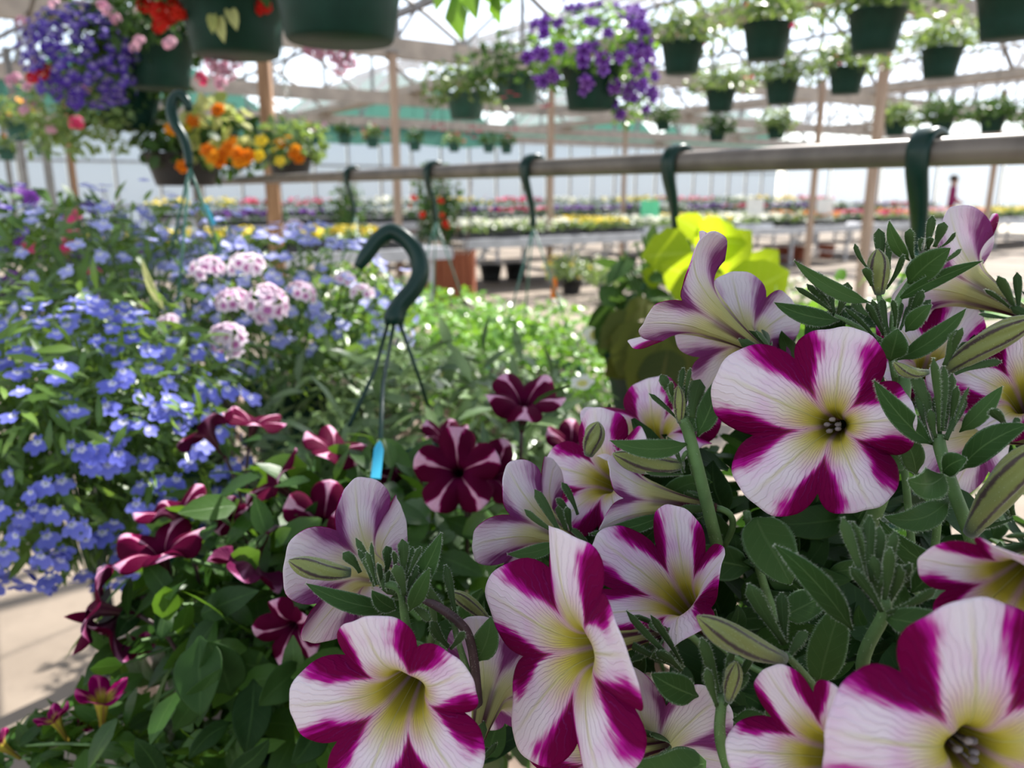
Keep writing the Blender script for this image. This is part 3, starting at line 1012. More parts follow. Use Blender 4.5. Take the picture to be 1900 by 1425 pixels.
def add_flower(parent, px, py, d, axis, R, roll=0.0, sepals=5, stalk=None, stamen=False, mats=('petal', 'petal_back'), seplen=0.016, label=None, **kw):
    tl = kw.get('tube_len', 0.030)
    v, f, uv, mi = petunia(R=R, **kw)
    loc = W(px, py, d)
    ax = cam_dir(*axis)
    M = frame(ax, RV, loc, math.radians(roll))
    fl = obj('flower', mesh('flower', v, f, [MAT[mats[0]], MAT[mats[1]]], uv, mi), parent, M, label)
    base = loc - ax * tl
    X, Y = M[:3, 0], M[:3, 1]
    for q in range(sepals):
        an = q * 2 * math.pi / max(sepals, 1) + 0.5 + rng.normal(0, 0.15)
        o = X * math.cos(an) + Y * math.sin(an)
        A = base - ax * 0.001
        sl = seplen * rng.uniform(0.8, 1.15)
        B = base + ax * sl * 0.86 + o * sl * rng.uniform(0.40, 0.62)
        C = base + ax * sl * 0.30 + o * sl * 0.30
        sv, sf, suv, smi = blade(bez(A, C, B, 8) - A, unit(ax * -0.4 + o), 0.0038, 0.0014, 'sepal', 0.15, 8, 60)
        obj('sepal', mesh('sepal', sv, sf, [MAT['sepal'], MAT['hair']], suv, smi), fl, Matrix.Translation(Vector(A)))
    if stalk is not None:
        E = W(*stalk)
        C = base - ax * np.linalg.norm(E - base) * 0.45
        P = bez(base + ax * 0.001, C, E, 9)
        tv, tf = tube(P - base, np.linspace(0.0013, 0.0015, 9), 8)
        obj('flower_stalk', mesh('flower_stalk', tv, tf, MAT['stem']), fl, Matrix.Translation(Vector(base)))
    if stamen:
        mb = MB()
        for q in range(5):
            an = q * 1.2566 + 0.3
            c = np.array([math.cos(an) * 0.0021, math.sin(an) * 0.0021, -0.0015 + 0.0018 * (q % 2)])
            mb.tube([c * [0.6, 0.6, 1] + [0, 0, -0.012], c], 0.00035, 5)
            bv, bf = blob(c + rng.normal(0, .0004, 3), 0.0013, 6, (1.0, 0.75, 1.25))
            mb.add(bv, bf)
        mb.build('stamen', MAT['anther'], fl, smooth=True, M=M)
    return fl


# ---- flowers of the striped petunia: mouth pixel, depth, facing (right, up, towards the viewer), size
add_flower(PET, 1546, 790, 0.290, (-0.50, 0.02, 0.86), 0.0362, roll=8, stamen=True, cup=6, flare=0.0105, mouth=0.0056, rec=(16, 12, 0, 10, 14), ruffle=0.15, seed=3, notch=0.24, size=(0.74, 0.96, 1.16, 1.06, 0.84), npet=30, nl=30, label='fully open round bloom with yellow throat')
add_flower(PET, 752, 1282, 0.262, (-0.20, -0.14, 0.95), 0.0300, roll=34, stamen=False, cup=14, flare=0.011, mouth=0.0075, rec=(20, 22, 5, 0, 15), ruffle=0.10, seed=11, notch=0.25, size=(0.9, 1.0, 1.05, 1.1, 1.05), npet=30, nl=30, label='open bloom seen into its pale yellow funnel')
add_flower(PET, 1092, 1205, 0.262, (-0.86, -0.02, 0.50), 0.0375, roll=20, cup=12, flare=0.007, rec=(5, 15, 0, 0, 22), ruffle=0.13, seed=21, notch=0.25, size=(1.0, 1.05, 1.05, 1.12, 1.0), tube_len=0.034, stalk=(1330, 1290, 0.30), npet=30, nl=28, label='bloom turned sideways with its tube showing')
add_flower(PET, 1268, 1120, 0.305, (-0.52, 0.64, 0.50), 0.0365, roll=60, cup=42, flare=0.009, rec=(0, 10, 0, 25, 0), ruffle=0.12, seed=33, tube_len=0.026, stalk=(1420, 1250, 0.33), npet=28, nl=26, size=(0.9, 1.05, 1.05, 1, 0.9))
add_flower(PET, 1800, 1392, 0.198, (-0.10, 0.10, 0.98), 0.0375, roll=24, stamen=True, cup=14, flare=0.007, rec=(0, 10, 10, 0, 0), ruffle=0.09, seed=41, npet=30, nl=30, label='large out of focus bloom with brown and yellow throat')
add_flower(PET, 1330, 598, 0.312, (-0.78, 0.55, -0.20), 0.0330, roll=205, cup=34, flare=0.016, mouth=0.0075, rec=(0, 45, 0, 40, 10), ruffle=0.10, seed=52, tube_len=0.026, stalk=(1480, 760, 0.335), npet=26, nl=26, size=(0.9, 1.15, 1.0, 1.1, 0.95), label='trumpet seen from the side')
add_flower(PET, 1388, 632, 0.340, (-0.05, 0.20, -0.90), 0.0270, roll=118, cup=24, rec=(10, 10, 10, 10, 10), ruffle=0.1, seed=61, tube_len=0.022)
add_flower(PET, 1815, 540, 0.345, (-0.52, 0.50, -0.62), 0.0330, roll=40, cup=22, flare=0.012, mouth=0.008, rec=(10, 10, 5, 10, 15), ruffle=0.12, seed=72, tube_len=0.030, stalk=(1930, 700, 0.34), npet=26, nl=26)
add_flower(PET, 690, 1058, 0.312, (-0.80, 0.20, -0.48), 0.0325, roll=65, cup=16, rec=(12, 5, 5, 12, 10), ruffle=0.10, seed=83, tube_len=0.024, stalk=(800, 1190, 0.31), npet=26, nl=26, size=(1.05, 1, 1, 1, 1))
add_flower(PET, 1018, 985, 0.335, (-0.62, 0.22, -0.45), 0.0290, roll=40, cup=20, flare=0.010, mouth=0.007, rec=(5, 10, 5, 5, 10), seed=91, tube_len=0.022, stalk=(1110, 1090, 0.35), npet=24, nl=24)
add_flower(PET, 1130, 895, 0.365, (-0.50, 0.30, 0.45), 0.0300, roll=80, cup=20, rec=(10, 5, 5, 10, 5), seed=101, tube_len=0.024, npet=24, nl=24)
add_flower(PET, 1215, 928, 0.335, (-0.88, 0.08, -0.22), 0.0245, roll=25, cup=34, flare=0.014, mouth=0.007, rec=(0, 0, 5, 0, 0), seed=112, tube_len=0.026, stalk=(1345, 1010, 0.345), npet=26, nl=24, ruffle=0.08)
add_flower(PET, 1215, 815, 0.385, (-0.25, 0.62, 0.45), 0.0320, roll=10, cup=24, rec=(25, 10, 25, 10, 20), seed=121, ruffle=0.2)
add_flower(PET, 1890, 1075, 0.205, (-0.62, -0.28, 0.45), 0.0200, roll=30, cup=40, rec=(-20, 0, 10, 0, -20), seed=131, ruffle=0.1, size=(0.9, 1, 1, 1, 1), tube_len=0.022)
add_flower(PET, 1905, 742, 0.290, (-0.45, 0.35, 0.62), 0.0260, roll=75, cup=34, rec=(0, 15, -10, 10, 0), seed=141, ruffle=0.14)
add_flower(PET, 1725, 690, 0.352, (-0.10, 0.45, 0.75), 0.0280, roll=52, cup=24, rec=(0, 5, 5, 5, 5), seed=151)
add_flower(PET, 1840, 800, 0.330, (-0.35, 0.15, -0.80), 0.0330, roll=95, cup=16, rec=(5, 5, 5, 5, 5), seed=156, tube_len=0.022)
add_flower(PET, 1535, 1405, 0.218, (-0.78, 0.25, 0.40), 0.0225, roll=100, cup=30, rec=(5, 10, 5, 5, 5), seed=161)
add_flower(PET, 1215, 1400, 0.300, (0.30, 0.45, -0.70), 0.0300, roll=20, cup=20, rec=(5, 5, 5, 5, 5), seed=171)
add_flower(PET, 1135, 1405, 0.282, (-0.72, 0.10, 0.50), 0.0300, roll=95, cup=34, rec=(0, 0, 0, 5, 5), seed=181, npet=26, nl=24)
add_flower(PET, 905, 1300, 0.305, (0.15, 0.35, -0.75), 0.0280, roll=40, cup=18, seed=186)
add_flower(PET, 1150, 1020, 0.385, (-0.30, 0.25, 0.72), 0.0260, roll=35, cup=24, rec=(5, 5, 5, 5, 5), seed=191)

# ---- long closed trumpets
add_bud(PET, 1750, 692, 0.292, 1925, 588, 0.262, 50, 6, mat=BUD_MAT, label='long striped green unopened trumpet')
add_bud(PET, 1800, 990, 0.262, 1935, 820, 0.235, 64, 6, label='brown and yellow trumpet tube')
add_bud(PET, 905, 1150, 0.325, 832, 1098, 0.315, 28, -4)
add_bud(PET, 650, 1062, 0.284, 536, 1040, 0.275, 42, 6, label='pleated pale green bud')
add_bud(PET, 1266, 862, 0.318, 1138, 842, 0.305, 44, 8, label='pleated pale green bud')
add_bud(PET, 1455, 1222, 0.240, 1294, 1144, 0.228, 54, 8, label='blurred yellow green bud with purple tip')
add_bud(PET, 1092, 845, 0.345, 1110, 783, 0.340, 40, 0)
add_bud(PET, 1632, 546, 0.300, 1628, 462, 0.296, 40, 0, label='small brown tipped bud among the shoot leaves')
add_bud(PET, 1262, 785, 0.310, 1258, 716, 0.308, 24, 0)
add_bud(PET, 1352, 1300, 0.245, 1366, 1228, 0.24, 34, 0)
add_bud(PET, 1722, 690, 0.27, 1658, 672, 0.268, 24, 10)

# ---- leaves and sepals; base pixel, tip pixel, width, bend
S = lambda rows, d, **kw: [add_blade(PET, r[0], r[1], d + rng.uniform(-0.004, 0.004), r[2], r[3], d + rng.uniform(-0.010, 0.004), r[4], *(r[5:6] or (rng.uniform(-4, 4),)), roll=rng.uniform(-35, 35), **kw) for r in rows]
# top right shoot
S([(1634, 500, 1630, 424, 21), (1650, 500, 1655, 436, 15), (1612, 500, 1586, 452, 10), (1644, 536, 1677, 472, 13), (1618, 530, 1607, 496, 18),
   (1695, 480, 1689, 424, 18), (1708, 465, 1712, 441, 10), (1718, 465, 1730, 400, 16), (1734, 458, 1752, 412, 19), (1742, 460, 1773, 431, 8), (1722, 462, 1727, 440, 14), (1740, 492, 1784, 462, 10)], 0.298)
S([(1640, 622, 1608, 562, 15), (1644, 622, 1618, 556, 14), (1650, 622, 1636, 552, 16), (1679, 600, 1700, 536, 17), (1684, 600, 1713, 539, 18), (1686, 605, 1727, 556, 15), (1634, 645, 1567, 572, 10, -6), (1610, 585, 1584, 558, 17), (1664, 610, 1672, 560, 12), (1660, 606, 1656, 556, 11), (1670, 612, 1690, 565, 13)], 0.302)
S([(1545, 580, 1476, 533, 10), (1543, 578, 1497, 527, 13), (1544, 575, 1518, 505, 13), (1546, 575, 1510, 522, 9), (1549, 580, 1543, 532, 14), (1554, 582, 1573, 524, 22)], 0.312)
S([(1882, 580, 1827, 537, 10), (1884, 578, 1852, 512, 18), (1890, 578, 1887, 505, 15), (1878, 592, 1816, 583, 9)], 0.330)
S([(1752, 678, 1775, 612, 21), (1760, 674, 1786, 608, 13), (1764, 676, 1795, 634, 15), (1772, 694, 1858, 671, 15, 4)], 0.285)
for row in [(1616, 562, .302, 1473, 483, .288, 28, 12), (1688, 484, .298, 1650, 409, .292, 25, 8), (1684, 528, .300, 1764, 460, .284, 50, 4), (1660, 560, .302, 1824, 484, .285, 27, 6),
            (1680, 616, .300, 1729, 565, .288, 31, 3), (1664, 668, .302, 1793, 572, .282, 36, -10), (1652, 670, .300, 1666, 610, .292, 48, 0), (1558, 594, .308, 1436, 561, .296, 34, 8)]:
    add_blade(PET, *row, roll=rng.uniform(-25, 25), kind='leaf', belly=0.002)
# shoot right of the main bloom
S([(1735, 815, 1693, 683, 23), (1742, 800, 1732, 664, 18), (1748, 800, 1751, 679, 15), (1752, 800, 1767, 693, 23), (1730, 805, 1717, 720, 14), (1722, 805, 1701, 727, 12), (1744, 815, 1738, 730, 19),
   (1755, 815, 1790, 733, 23), (1728, 822, 1692, 770, 14), (1768, 800, 1798, 718, 7), (1736, 812, 1726, 760, 16), (1762, 790, 1776, 716, 14)], 0.270)
for row in [(1733, 826, .272, 1621, 705, .256, 42, 10), (1780, 802, .276, 1860, 716, .27, 32, -4), (1780, 874, .268, 1910, 788, .250, 52, 14), (1752, 880, .264, 1684, 890, .246, 60, 14), (1750, 878, .262, 1794, 851, .250, 42, 6),
            (1762, 924, .275, 1640, 958, .262, 48, 22), (1822, 1078, .262, 1630, 962, .255, 48, 26), (1700, 880, .29, 1668, 800, .28, 44, -6), (1690, 860, .30, 1640, 830, .30, 40, 4)]:
    add_blade(PET, *row, roll=rng.uniform(-20, 20), kind='leaf', belly=0.003)
S([(1876, 958, 1829, 922, 15), (1880, 955, 1861, 897, 23), (1880, 962, 1812, 977, 11), (1866, 790, 1838, 759, 21), (1880, 800, 1890, 775, 12)], 0.255)
# blurred near shoot
S([(1605, 1080, 1563, 960, 22), (1608, 1080, 1582, 968, 25), (1618, 1080, 1614, 956, 23), (1624, 1085, 1632, 977, 25), (1632, 1090, 1661, 985, 19), (1636, 1135, 1579, 1052, 23), (1640, 1118, 1652, 1015, 22), (1646, 1120, 1669, 1048, 26),
   (1645, 1138, 1737, 1091, 19), (1630, 1125, 1620, 1030, 22), (1650, 1120, 1690, 1045, 18)], 0.232)
for row in [(1582, 1170, .240, 1436, 1011, .228, 48, -10), (1690, 1100, .236, 1776, 1005, .225, 50, -4), (1642, 1148, .232, 1843, 1218, .215, 62, 14), (1521, 1268, .270, 1568, 1112, .262, 68, 6), (1452, 1150, .275, 1545, 1105, .272, 58, 6), (1480, 1290, .262, 1420, 1330, .255, 55, 0), (1400, 960, .325, 1468, 1085, .315, 98, 0)]:
    add_blade(PET, *row, roll=rng.uniform(-20, 20), kind='leaf' if row[6] < 60 else 'broad', belly=0.002)
S([(1456, 1195, 1389, 1082, 33), (1456, 1190, 1450, 1099, 25), (1458, 1225, 1496, 1171, 23)], 0.245)
S([(1334, 1295, 1301, 1183, 23), (1340, 1290, 1362, 1192, 17), (1350, 1300, 1405, 1196, 15), (1330, 1310, 1310, 1240, 20), (1345, 1310, 1390, 1250, 18)], 0.248)
S([(1268, 1240, 1162, 1133, 14, 4), (1268, 1238, 1207, 1141, 15), (1262, 1240, 1137, 1173, 15, 4), (1264, 1244, 1217, 1208, 21)], 0.268)
for row in [(1296, 1292, .255, 1208, 1250, .245, 54, 4), (1360, 1335, .25, 1443, 1366, .24, 48, 6), (1310, 1412, .26, 1170, 1415, .25, 88, 22), (1117, 1094, .350, 1234, 968, .342, 64, 8)]:
    add_blade(PET, *row, roll=rng.uniform(-20, 20), kind='leaf' if row[6] < 60 else 'broad', belly=0.002)
# shoot left of the main bloom
S([(1264, 785, 1204, 730, 10), (1246, 745, 1225, 696, 19), (1252, 745, 1245, 708, 11), (1262, 745, 1268, 682, 11), (1272, 745, 1282, 683, 9), (1284, 775, 1299, 704, 33), (1256, 760, 1240, 715, 13), (1270, 770, 1276, 712, 16)], 0.310)
for row in [(1294, 810, .312, 1338, 692, .308, 42, -4), (1279, 822, .312, 1131, 817, .298, 36, 14), (1240, 952, .33, 1093, 991, .318, 28, 8), (1255, 960, .335, 1110, 1000, .325, 22, -6)]:
    add_blade(PET, *row, roll=rng.uniform(-15, 15), kind='leaf', belly=0.002)
S([(1268, 878, 1238, 810, 11), (1268, 880, 1198, 876, 10)], 0.313)
S([(1042, 995, 992, 908, 19), (1038, 992, 973, 945, 13), (1072, 955, 1042, 895, 15), (1058, 960, 1032, 925, 13), (1050, 985, 1037, 936, 21), (1060, 985, 1052, 940, 14)], 0.325)
add_blade(PET, 1036, 1006, .325, 941, 1028, .315, 26, 8, roll=10, kind='leaf')
# left shoot with the white bloom behind
S([(700, 1085, 660, 998, 13), (702, 1085, 689, 1006, 9), (698, 1085, 680, 1024, 12), (694, 1088, 674, 1036, 12), (716, 1062, 716, 1013, 21), (730, 1065, 731, 1022, 12), (746, 1068, 746, 1000, 21), (758, 1068, 781, 1014, 11),
   (750, 1104, 732, 1048, 23), (753, 1104, 775, 1050, 17), (668, 1062, 636, 1026, 20), (706, 1090, 700, 1045, 12), (712, 1095, 708, 1062, 11), (720, 1095, 722, 1058, 11), (690, 1080, 664, 1020, 11), (740, 1100, 742, 1052, 14)], 0.284)
for row in [(732, 1130, .286, 567, 1082, .270, 36, 12), (750, 1116, .288, 819, 988, .278, 40, -6), (760, 1134, .286, 797, 1054, .278, 32, 0), (752, 1080, .292, 766, 1015, .29, 26, 0), (884, 1228, .295, 910, 1144, .292, 48, -6), (735, 1130, .284, 690, 1095, .272, 30, 6)]:
    add_blade(PET, *row, roll=rng.uniform(-20, 20), kind='leaf', belly=0.002)
S([(842, 1155, 781, 1084, 23), (846, 1145, 826, 1048, 17), (832, 1200, 799, 1153, 23), (836, 1204, 862, 1172, 15), (760, 1120, 800, 1150, 18)], 0.290)
# stems
add_stem(PET, [(1700, 1100, .33), (1668, 760, .315), (1658, 660, .305), (1660, 575, .302), (1690, 520, .300)], 15)
add_stem(PET, [(1660, 700, .305), (1645, 620, .303), (1630, 545, .300)], 12)
add_stem(PET, [(1850, 1180, .30), (1803, 1004, .275), (1769, 909, .270), (1744, 830, .270), (1744, 805, .270)], 27)
add_stem(PET, [(1600, 1000, .32), (1632, 930, .305), (1664, 829, .300), (1680, 700, .305)], 30)
add_stem(PET, [(1330, 1010, .33), (1315, 949, .318), (1281, 815, .312), (1266, 775, .310)], 25)
add_stem(PET, [(1288, 880, .33), (1276, 840, .315), (1262, 860, .318)], 10)
add_stem(PET, [(1660, 1420, .26), (1600, 1250, .245), (1640, 1140, .233), (1640, 1110, .232)], 26)
add_stem(PET, [(1356, 1440, .255), (1336, 1365, .250), (1340, 1290, .248)], 24)
add_stem(PET, [(1560, 1340, .27), (1500, 1260, .255), (1458, 1215, .242)], 16)
add_stem(PET, [(890, 1340, .30), (876, 1204, .292), (850, 1153, .288), (780, 1108, .286), (752, 1110, .285)], 19, MAT['stem_purple'], hair=260)
add_stem(PET, [(880, 1290, .30), (866, 1241, .295), (850, 1190, .292), (842, 1155, .290)], 14)
add_stem(PET, [(770, 1220, .30), (752, 1150, .290), (742, 1095, .286), (705, 1080, .285)], 18)
add_stem(PET, [(1440, 1150, .34), (1410, 1060, .335), (1385, 950, .33)], 17)
add_stem(PET, [(1730, 1050, .32), (1740, 960, .31), (1735, 900, .30)], 16)
add_stem(PET, [(1650, 640, .305), (1580, 600, .308), (1548, 585, .310)], 9)
add_stem(PET, [(1480, 760, .335), (1420, 670, .325), (1392, 652, .318)], 11)

# ---- filler leaves inside the mound
fill = [(560, 1440), (640, 1230), (760, 1150), (900, 1130), (1000, 1010), (1100, 900), (1200, 800), (1300, 740), (1480, 640), (1640, 600), (1760, 620), (1920, 560), (1920, 1440)]
pts = in_poly(fill, 330)
for i, (x, y) in enumerate(pts):
    d = 0.352 + 0.10 * rng.random() + 0.03 * (900 - y) / 500
    ang = rng.uniform(0, 2 * math.pi)
    Lp = rng.uniform(70, 150)
    if x < 1150 and math.cos(ang) < 0: ang = math.pi - ang
    add_blade(PET, x, y, d, x + math.cos(ang) * Lp, y - abs(math.sin(ang)) * Lp * 0.9 + 20, d - rng.uniform(-0.01, 0.03), Lp * rng.uniform(0.28, 0.45), rng.uniform(-15, 15), roll=rng.uniform(-50, 50), kind='leaf', belly=rng.uniform(0, 0.006), mat=MAT['leaf_shaded'] if i % 3 else MAT['leaf'], hair=0)

_o = None


def mound_fill():
    c0, c1 = W(1560, 1260, 0.44), W(1250, 1150, 0.47)
    base = None
    M4 = []
    for i_ in range(900):
        c = c0 if i_ % 3 else c1
        u = rng.normal(0, 1, 3)
        u /= np.linalg.norm(u)
        p = c + u * np.array([0.20, 0.20, 0.145]) * rng.uniform(0.35, 1.0)
        y = unit(u * 0.6 + ZV * 0.4 + rng.normal(0, .5, 3))
        z = unit(u + ZV * 0.5 + rng.normal(0, .5, 3))
        M4.append(frame(z, np.cross(y, z), p, 0.0, rng.uniform(0.025, 0.045)))
    t = np.linspace(0, 1, 5)
    wd = np.sin(np.pi * (t ** 0.8 * 0.94 + 0.03)) ** 0.8 * 0.25
    vv = np.array([(sx * wd[i], q, -0.2 * q * q + abs(sx) * 0.05) for i, q in enumerate(t) for sx in (-1, 0, 1)])
    uu = np.array([(cx, q) for q in t for cx in (0, 0.5, 1.0)])
    v, f, uv = bake((vv, grid_faces(5, 3), uu), M4)
    # nothing may stand between the lens and the flowers
    cen = v.reshape(900, -1, 3).mean(1)
    ok = ((cen - CAM) @ FV) > 0.34
    ok &= (cen - c1) @ RV > -0.075          # the basket ends here; the burgundy one begins
    nv, nf = len(vv), len(f) // 900
    keep = np.repeat(ok, nf)
    o = obj('foliage', mesh('foliage', v, f[keep], MAT['leaf_shaded'], uv), PET)
    o['kind'] = 'stuff'


mound_fill()

# ------------------------------------------------------------------ small shared shapes
def leaf_base(w=0.4, n=4, fold=0.12, droop=0.2, tip=1.0):
    """flat little leaf of length 1 along +Y, facing +Z"""
    t = np.linspace(0, 1, n + 1)
    wd = np.sin(np.pi * (t ** 0.8 * 0.94 + 0.03)) ** 0.8 * w / 2
    wd[-1] = 0.012
    rows = []
    for i, q in enumerate(t):
        z = -droop * q * q
        rows += [(-wd[i], q, z + fold * wd[i]), (0, q, z), (wd[i], q, z + fold * wd[i])]
    uv = np.array([(c, q) for q in t for c in (0.0, 0.5, 1.0)])
    return np.array(rows), grid_faces(n + 1, 3), uv


def petal_ring(n, r0, r1, w, cup=0.2, z=0.0, ph=0.0, nl=3):
    """n rounded petals, quads, uv v = radius"""
    V, F, U = [], [], []
    for k in range(n):
        a = ph + k * 2 * math.pi / n
        e, s = np.array([math.cos(a), math.sin(a), 0]), np.array([-math.sin(a), math.cos(a), 0])
        o = len(V)
        for i in range(nl + 1):
            q = i / nl
            rr = r0 + (r1 - r0) * q
            ww = w / 2 * (0.35 + 0.65 * math.sin(math.pi * min(0.92, 0.2 + 0.62 * q)))
            if i == nl: ww *= 0.62
            for c in (-1, 0, 1):
                V.append(e * rr + s * ww * c + np.array([0, 0, z + cup * rr * q + 0.12 * ww * abs(c)]))
                U.append((0.5 + 0.5 * c, q))
        F.append(grid_faces(nl + 1, 3, off=o))
    return np.array(V), np.vstack(F), np.array(U)


def join(parts):
    V, F, U, o = [], [], [], 0
    for v, f, u in parts:
        V.append(v); F.append(f + o); U.append(u); o += len(v)
    return np.vstack(V), np.vstack(F), np.vstack(U)


def lobelia_base():
    """two narrow upper lobes, three broad lower lobes; unit size, faces +Z, lower lip towards -Y"""
    ps = []
    for a, L, w in ((62, 0.30, 0.16), (118, 0.30, 0.16), (270, 0.60, 0.46), (222, 0.55, 0.42), (318, 0.55, 0.42)):
        v, f, u = petal_ring(1, 0.04, L, w, 0.15, 0, math.radians(a), 2)
        ps.append((v, f, u))
    return join(ps)


LEAF_B = {'small': leaf_base(0.55, 2), 'long': leaf_base(0.26, 3, droop=0.3), 'oval': leaf_base(0.50, 4), 'broad': leaf_base(0.72, 4, 0.2, 0.25)}
LOB_B = lobelia_base()
FIVE_B = petal_ring(5, 0.03, 0.5, 0.46, 0.18)
_me_cache = {}


def small_mesh(kind, base, mat):
    key = (kind, mat.name)
    if key not in _me_cache:
        _me_cache[key] = mesh(kind, base[0], base[1], mat, base[2])
    return _me_cache[key]


def rand_unit():
    v = rng.normal(0, 1, 3)
    return v / np.linalg.norm(v)


def shell(c, rad, n, lo=0.72, hi=1.05, front=None, zmin=-1.0, zmax=1.0):
    """points on and just inside an ellipsoid, with outward directions; front biases to one side"""
    P, N = [], []
    while len(P) < n:
        u = rand_unit()
        if not (zmin <= u[2] <= zmax): continue
        if front is not None and np.dot(u, front) < rng.uniform(-0.5, 0.25): continue
        P.append(c + u * np.asarray(rad) * rng.uniform(lo, hi))
        N.append(unit(u / np.asarray(rad)))
    return np.array(P), np.array(N)


def leaf_mats(P, N, size, up=0.5, jit=0.6):
    out = []
    for p, n in zip(P, N):
        y = unit(n * 0.7 + ZV * up * rng.uniform(-0.4, 1.2) + rng.normal(0, jit, 3))      # along the leaf
        z = unit(n * 0.6 + ZV * 0.6 + rng.normal(0, jit, 3))
        M = frame(z, np.cross(y, z), p, 0.0, size * rng.uniform(0.65, 1.3))
        out.append(M)
    return out


def flower_mats(P, N, size, tilt=0.35, up=0.25, tow=0.3):
    out = []
    for p, n in zip(P, N):
        z = unit(n + ZV * up + unit(CAM - p) * tow + rng.normal(0, tilt, 3))
        M = frame(z, np.cross(ZV, z), p, rng.normal(0, 0.25), size * rng.uniform(0.8, 1.2))
        out.append(M)
    return out


def stuff(name, base, mats4, mat, parent, label=None):
    v, f, uv = bake(base, mats4)
    o = obj(name, mesh(name, v, f, mat, uv), parent)
    o['kind'] = 'stuff'
    if label: o['label'] = label
    return o


def stems_in(root_, c, rad, n, mat, base_z, r=0.0014):
    mb = MB()
    for _ in range(n):
        u = rand_unit()
        u[2] = abs(u[2])
        e = c + u * np.asarray(rad) * 0.9
        b = np.array([c[0] + u[0] * 0.03, c[1] + u[1] * 0.03, base_z])
        mb.tube(bez(b, (b + e) / 2 + ZV * 0.04, e, 5), r, 4, False)
    o = mb.build('stems', mat, root_, smooth=True)
    o['kind'] = 'stuff'


# ------------------------------------------------------------------ hangers
def hook_path(top, over):
    """S hook over a pipe at `top` (pipe centre); `over` = horizontal direction across the pipe towards the viewer"""
    a = np.asarray(top)
    r = 0.026
    pts = [a - over * r * 1.15 + ZV * -0.012]
    for q in np.linspace(math.pi * 0.97, 0.0, 8):
        pts.append(a + over * r * math.cos(q) + ZV * (r * math.sin(q) + 0.0))
    pts += [a + over * 0.023 + ZV * -0.025, a + over * 0.013 + ZV * -0.055, a + over * 0.004 + ZV * -0.085, a + over * 0.0 + ZV * -0.112, a + ZV * -0.128]
    return np.array(pts)


def strap(path, wide, w, th, twist=0.0):
    """flat band with rounded edges along path; `wide` = band width direction"""
    n = len(path)
    t = tangents(path)
    w = np.broadcast_to(np.asarray(w, float), (n,))
    a = np.arange(10) * 2 * math.pi / 10
    V = []
    for i in range(n):
        x = unit(wide - t[i] * np.dot(wide, t[i]))
        tw = twist * sstep(i / (n - 1), 0.55, 1.0)
        y = np.cross(t[i], x)
        x, y = x * math.cos(tw) + y * math.sin(tw), y * math.cos(tw) - x * math.sin(tw)
        cx, cy = np.sign(np.cos(a)) * np.abs(np.cos(a)) ** 0.6, np.sign(np.sin(a)) * np.abs(np.sin(a)) ** 0.6
        V.append(path[i] + (cx * w[i] / 2)[:, None] * x + (cy * th / 2)[:, None] * y)
    v = np.concatenate(V)
    f = [tuple(q) for q in grid_faces(n, 10, True)] + [tuple(range(10))[::-1], tuple(range((n - 1) * 10, n * 10))]
    return v, f


def strands(parent, top, rim_c, rim_r, n=3, mat=None, r=0.0022, ph=0.3):
    out = []
    for k in range(n):
        an = ph + k * 2 * math.pi / n
        e = np.asarray(rim_c) + np.array([math.cos(an) * rim_r, math.sin(an) * rim_r, 0])
        v, f = tube(np.array([top, (top + e) / 2, e]) - top, r, 7)
        out.append(obj('hanger_strand', mesh('hanger_strand', v, f, mat or MAT['strand']), parent, Matrix.Translation(Vector(top))))
    return out


def hang_hook(parent, top, over, along, w=0.033):
    p = crv(hook_path(top, over), 34)
    wd = np.interp(np.linspace(0, 1, 34), [0, 0.12, 0.5, 0.8, 1.0], [w * 0.8, w, w * 0.95, w * 1.0, w * 0.8])
    v, f = strap(p - top, np.asarray(along, float), wd, 0.013, 0.7)
    o = obj('hook', mesh('hook', v, f, MAT['hook']), parent, Matrix.Translation(Vector(top)))
    # dotted ribs on the neck
    return p[-1]


def plant_tag(parent, p, size, mat, axis=(0, 0, 1), label=None):
    mb = MB()
    x = unit(np.cross(axis, CAM - np.asarray(p)))
    z = unit(axis)
    y = np.cross(z, x)
    h, w = size
    pr = [(-w / 2, 0), (w / 2, 0), (w / 2, h * 0.75), (w * 0.3, h * 0.9), (0, h), (-w * 0.3, h * 0.9), (-w / 2, h * 0.75)]
    v = [p + x * a + z * b + y * s for s in (-0.0006, 0.0006) for a, b in pr]
    n = len(pr)
    mb.add(v, [tuple(range(n)), tuple(range(n, 2 * n))[::-1]] + [(i, n + i, n + (i + 1) % n, (i + 1) % n) for i in range(n)])
    return mb.build('plant_tag', mat, parent, label=label)


# ------------------------------------------------------------------ burgundy petunia basket with a standing hook
bc = W(645, 1150, 0.67)
POT_B = np.array([bc[0] + 0.02, bc[1] + 0.03, BENCH_Z])
BUR_ = root('petunia_basket', POT_B, 'basket of dark burgundy star petunias with an upright open green hook', 'flower basket')
obj('pot', pot_mesh(0.135, 0.15, MAT['pot']), BUR_, T(POT_B))
obj('soil', soil_mesh(0.135, 0.15), BUR_, T(POT_B))
fv = -FH
P, N = shell(bc, (0.192, 0.205, 0.165), 300, 0.75, 1.05, fv, -0.9)
copies('leaf', small_mesh('leaf', LEAF_B['oval'], MAT['bur_leaf']), leaf_mats(P, N, 0.034), BUR_)
P, N = shell(bc, (0.185, 0.20, 0.16), 1300, 0.35, 0.97, None, -0.9)
stuff('foliage', LEAF_B['oval'], leaf_mats(P, N, 0.036), MAT['bur_leaf'], BUR_)
stems_in(BUR_, bc, (0.2, 0.2, 0.16), 90, MAT['stem'], BENCH_Z + 0.13)
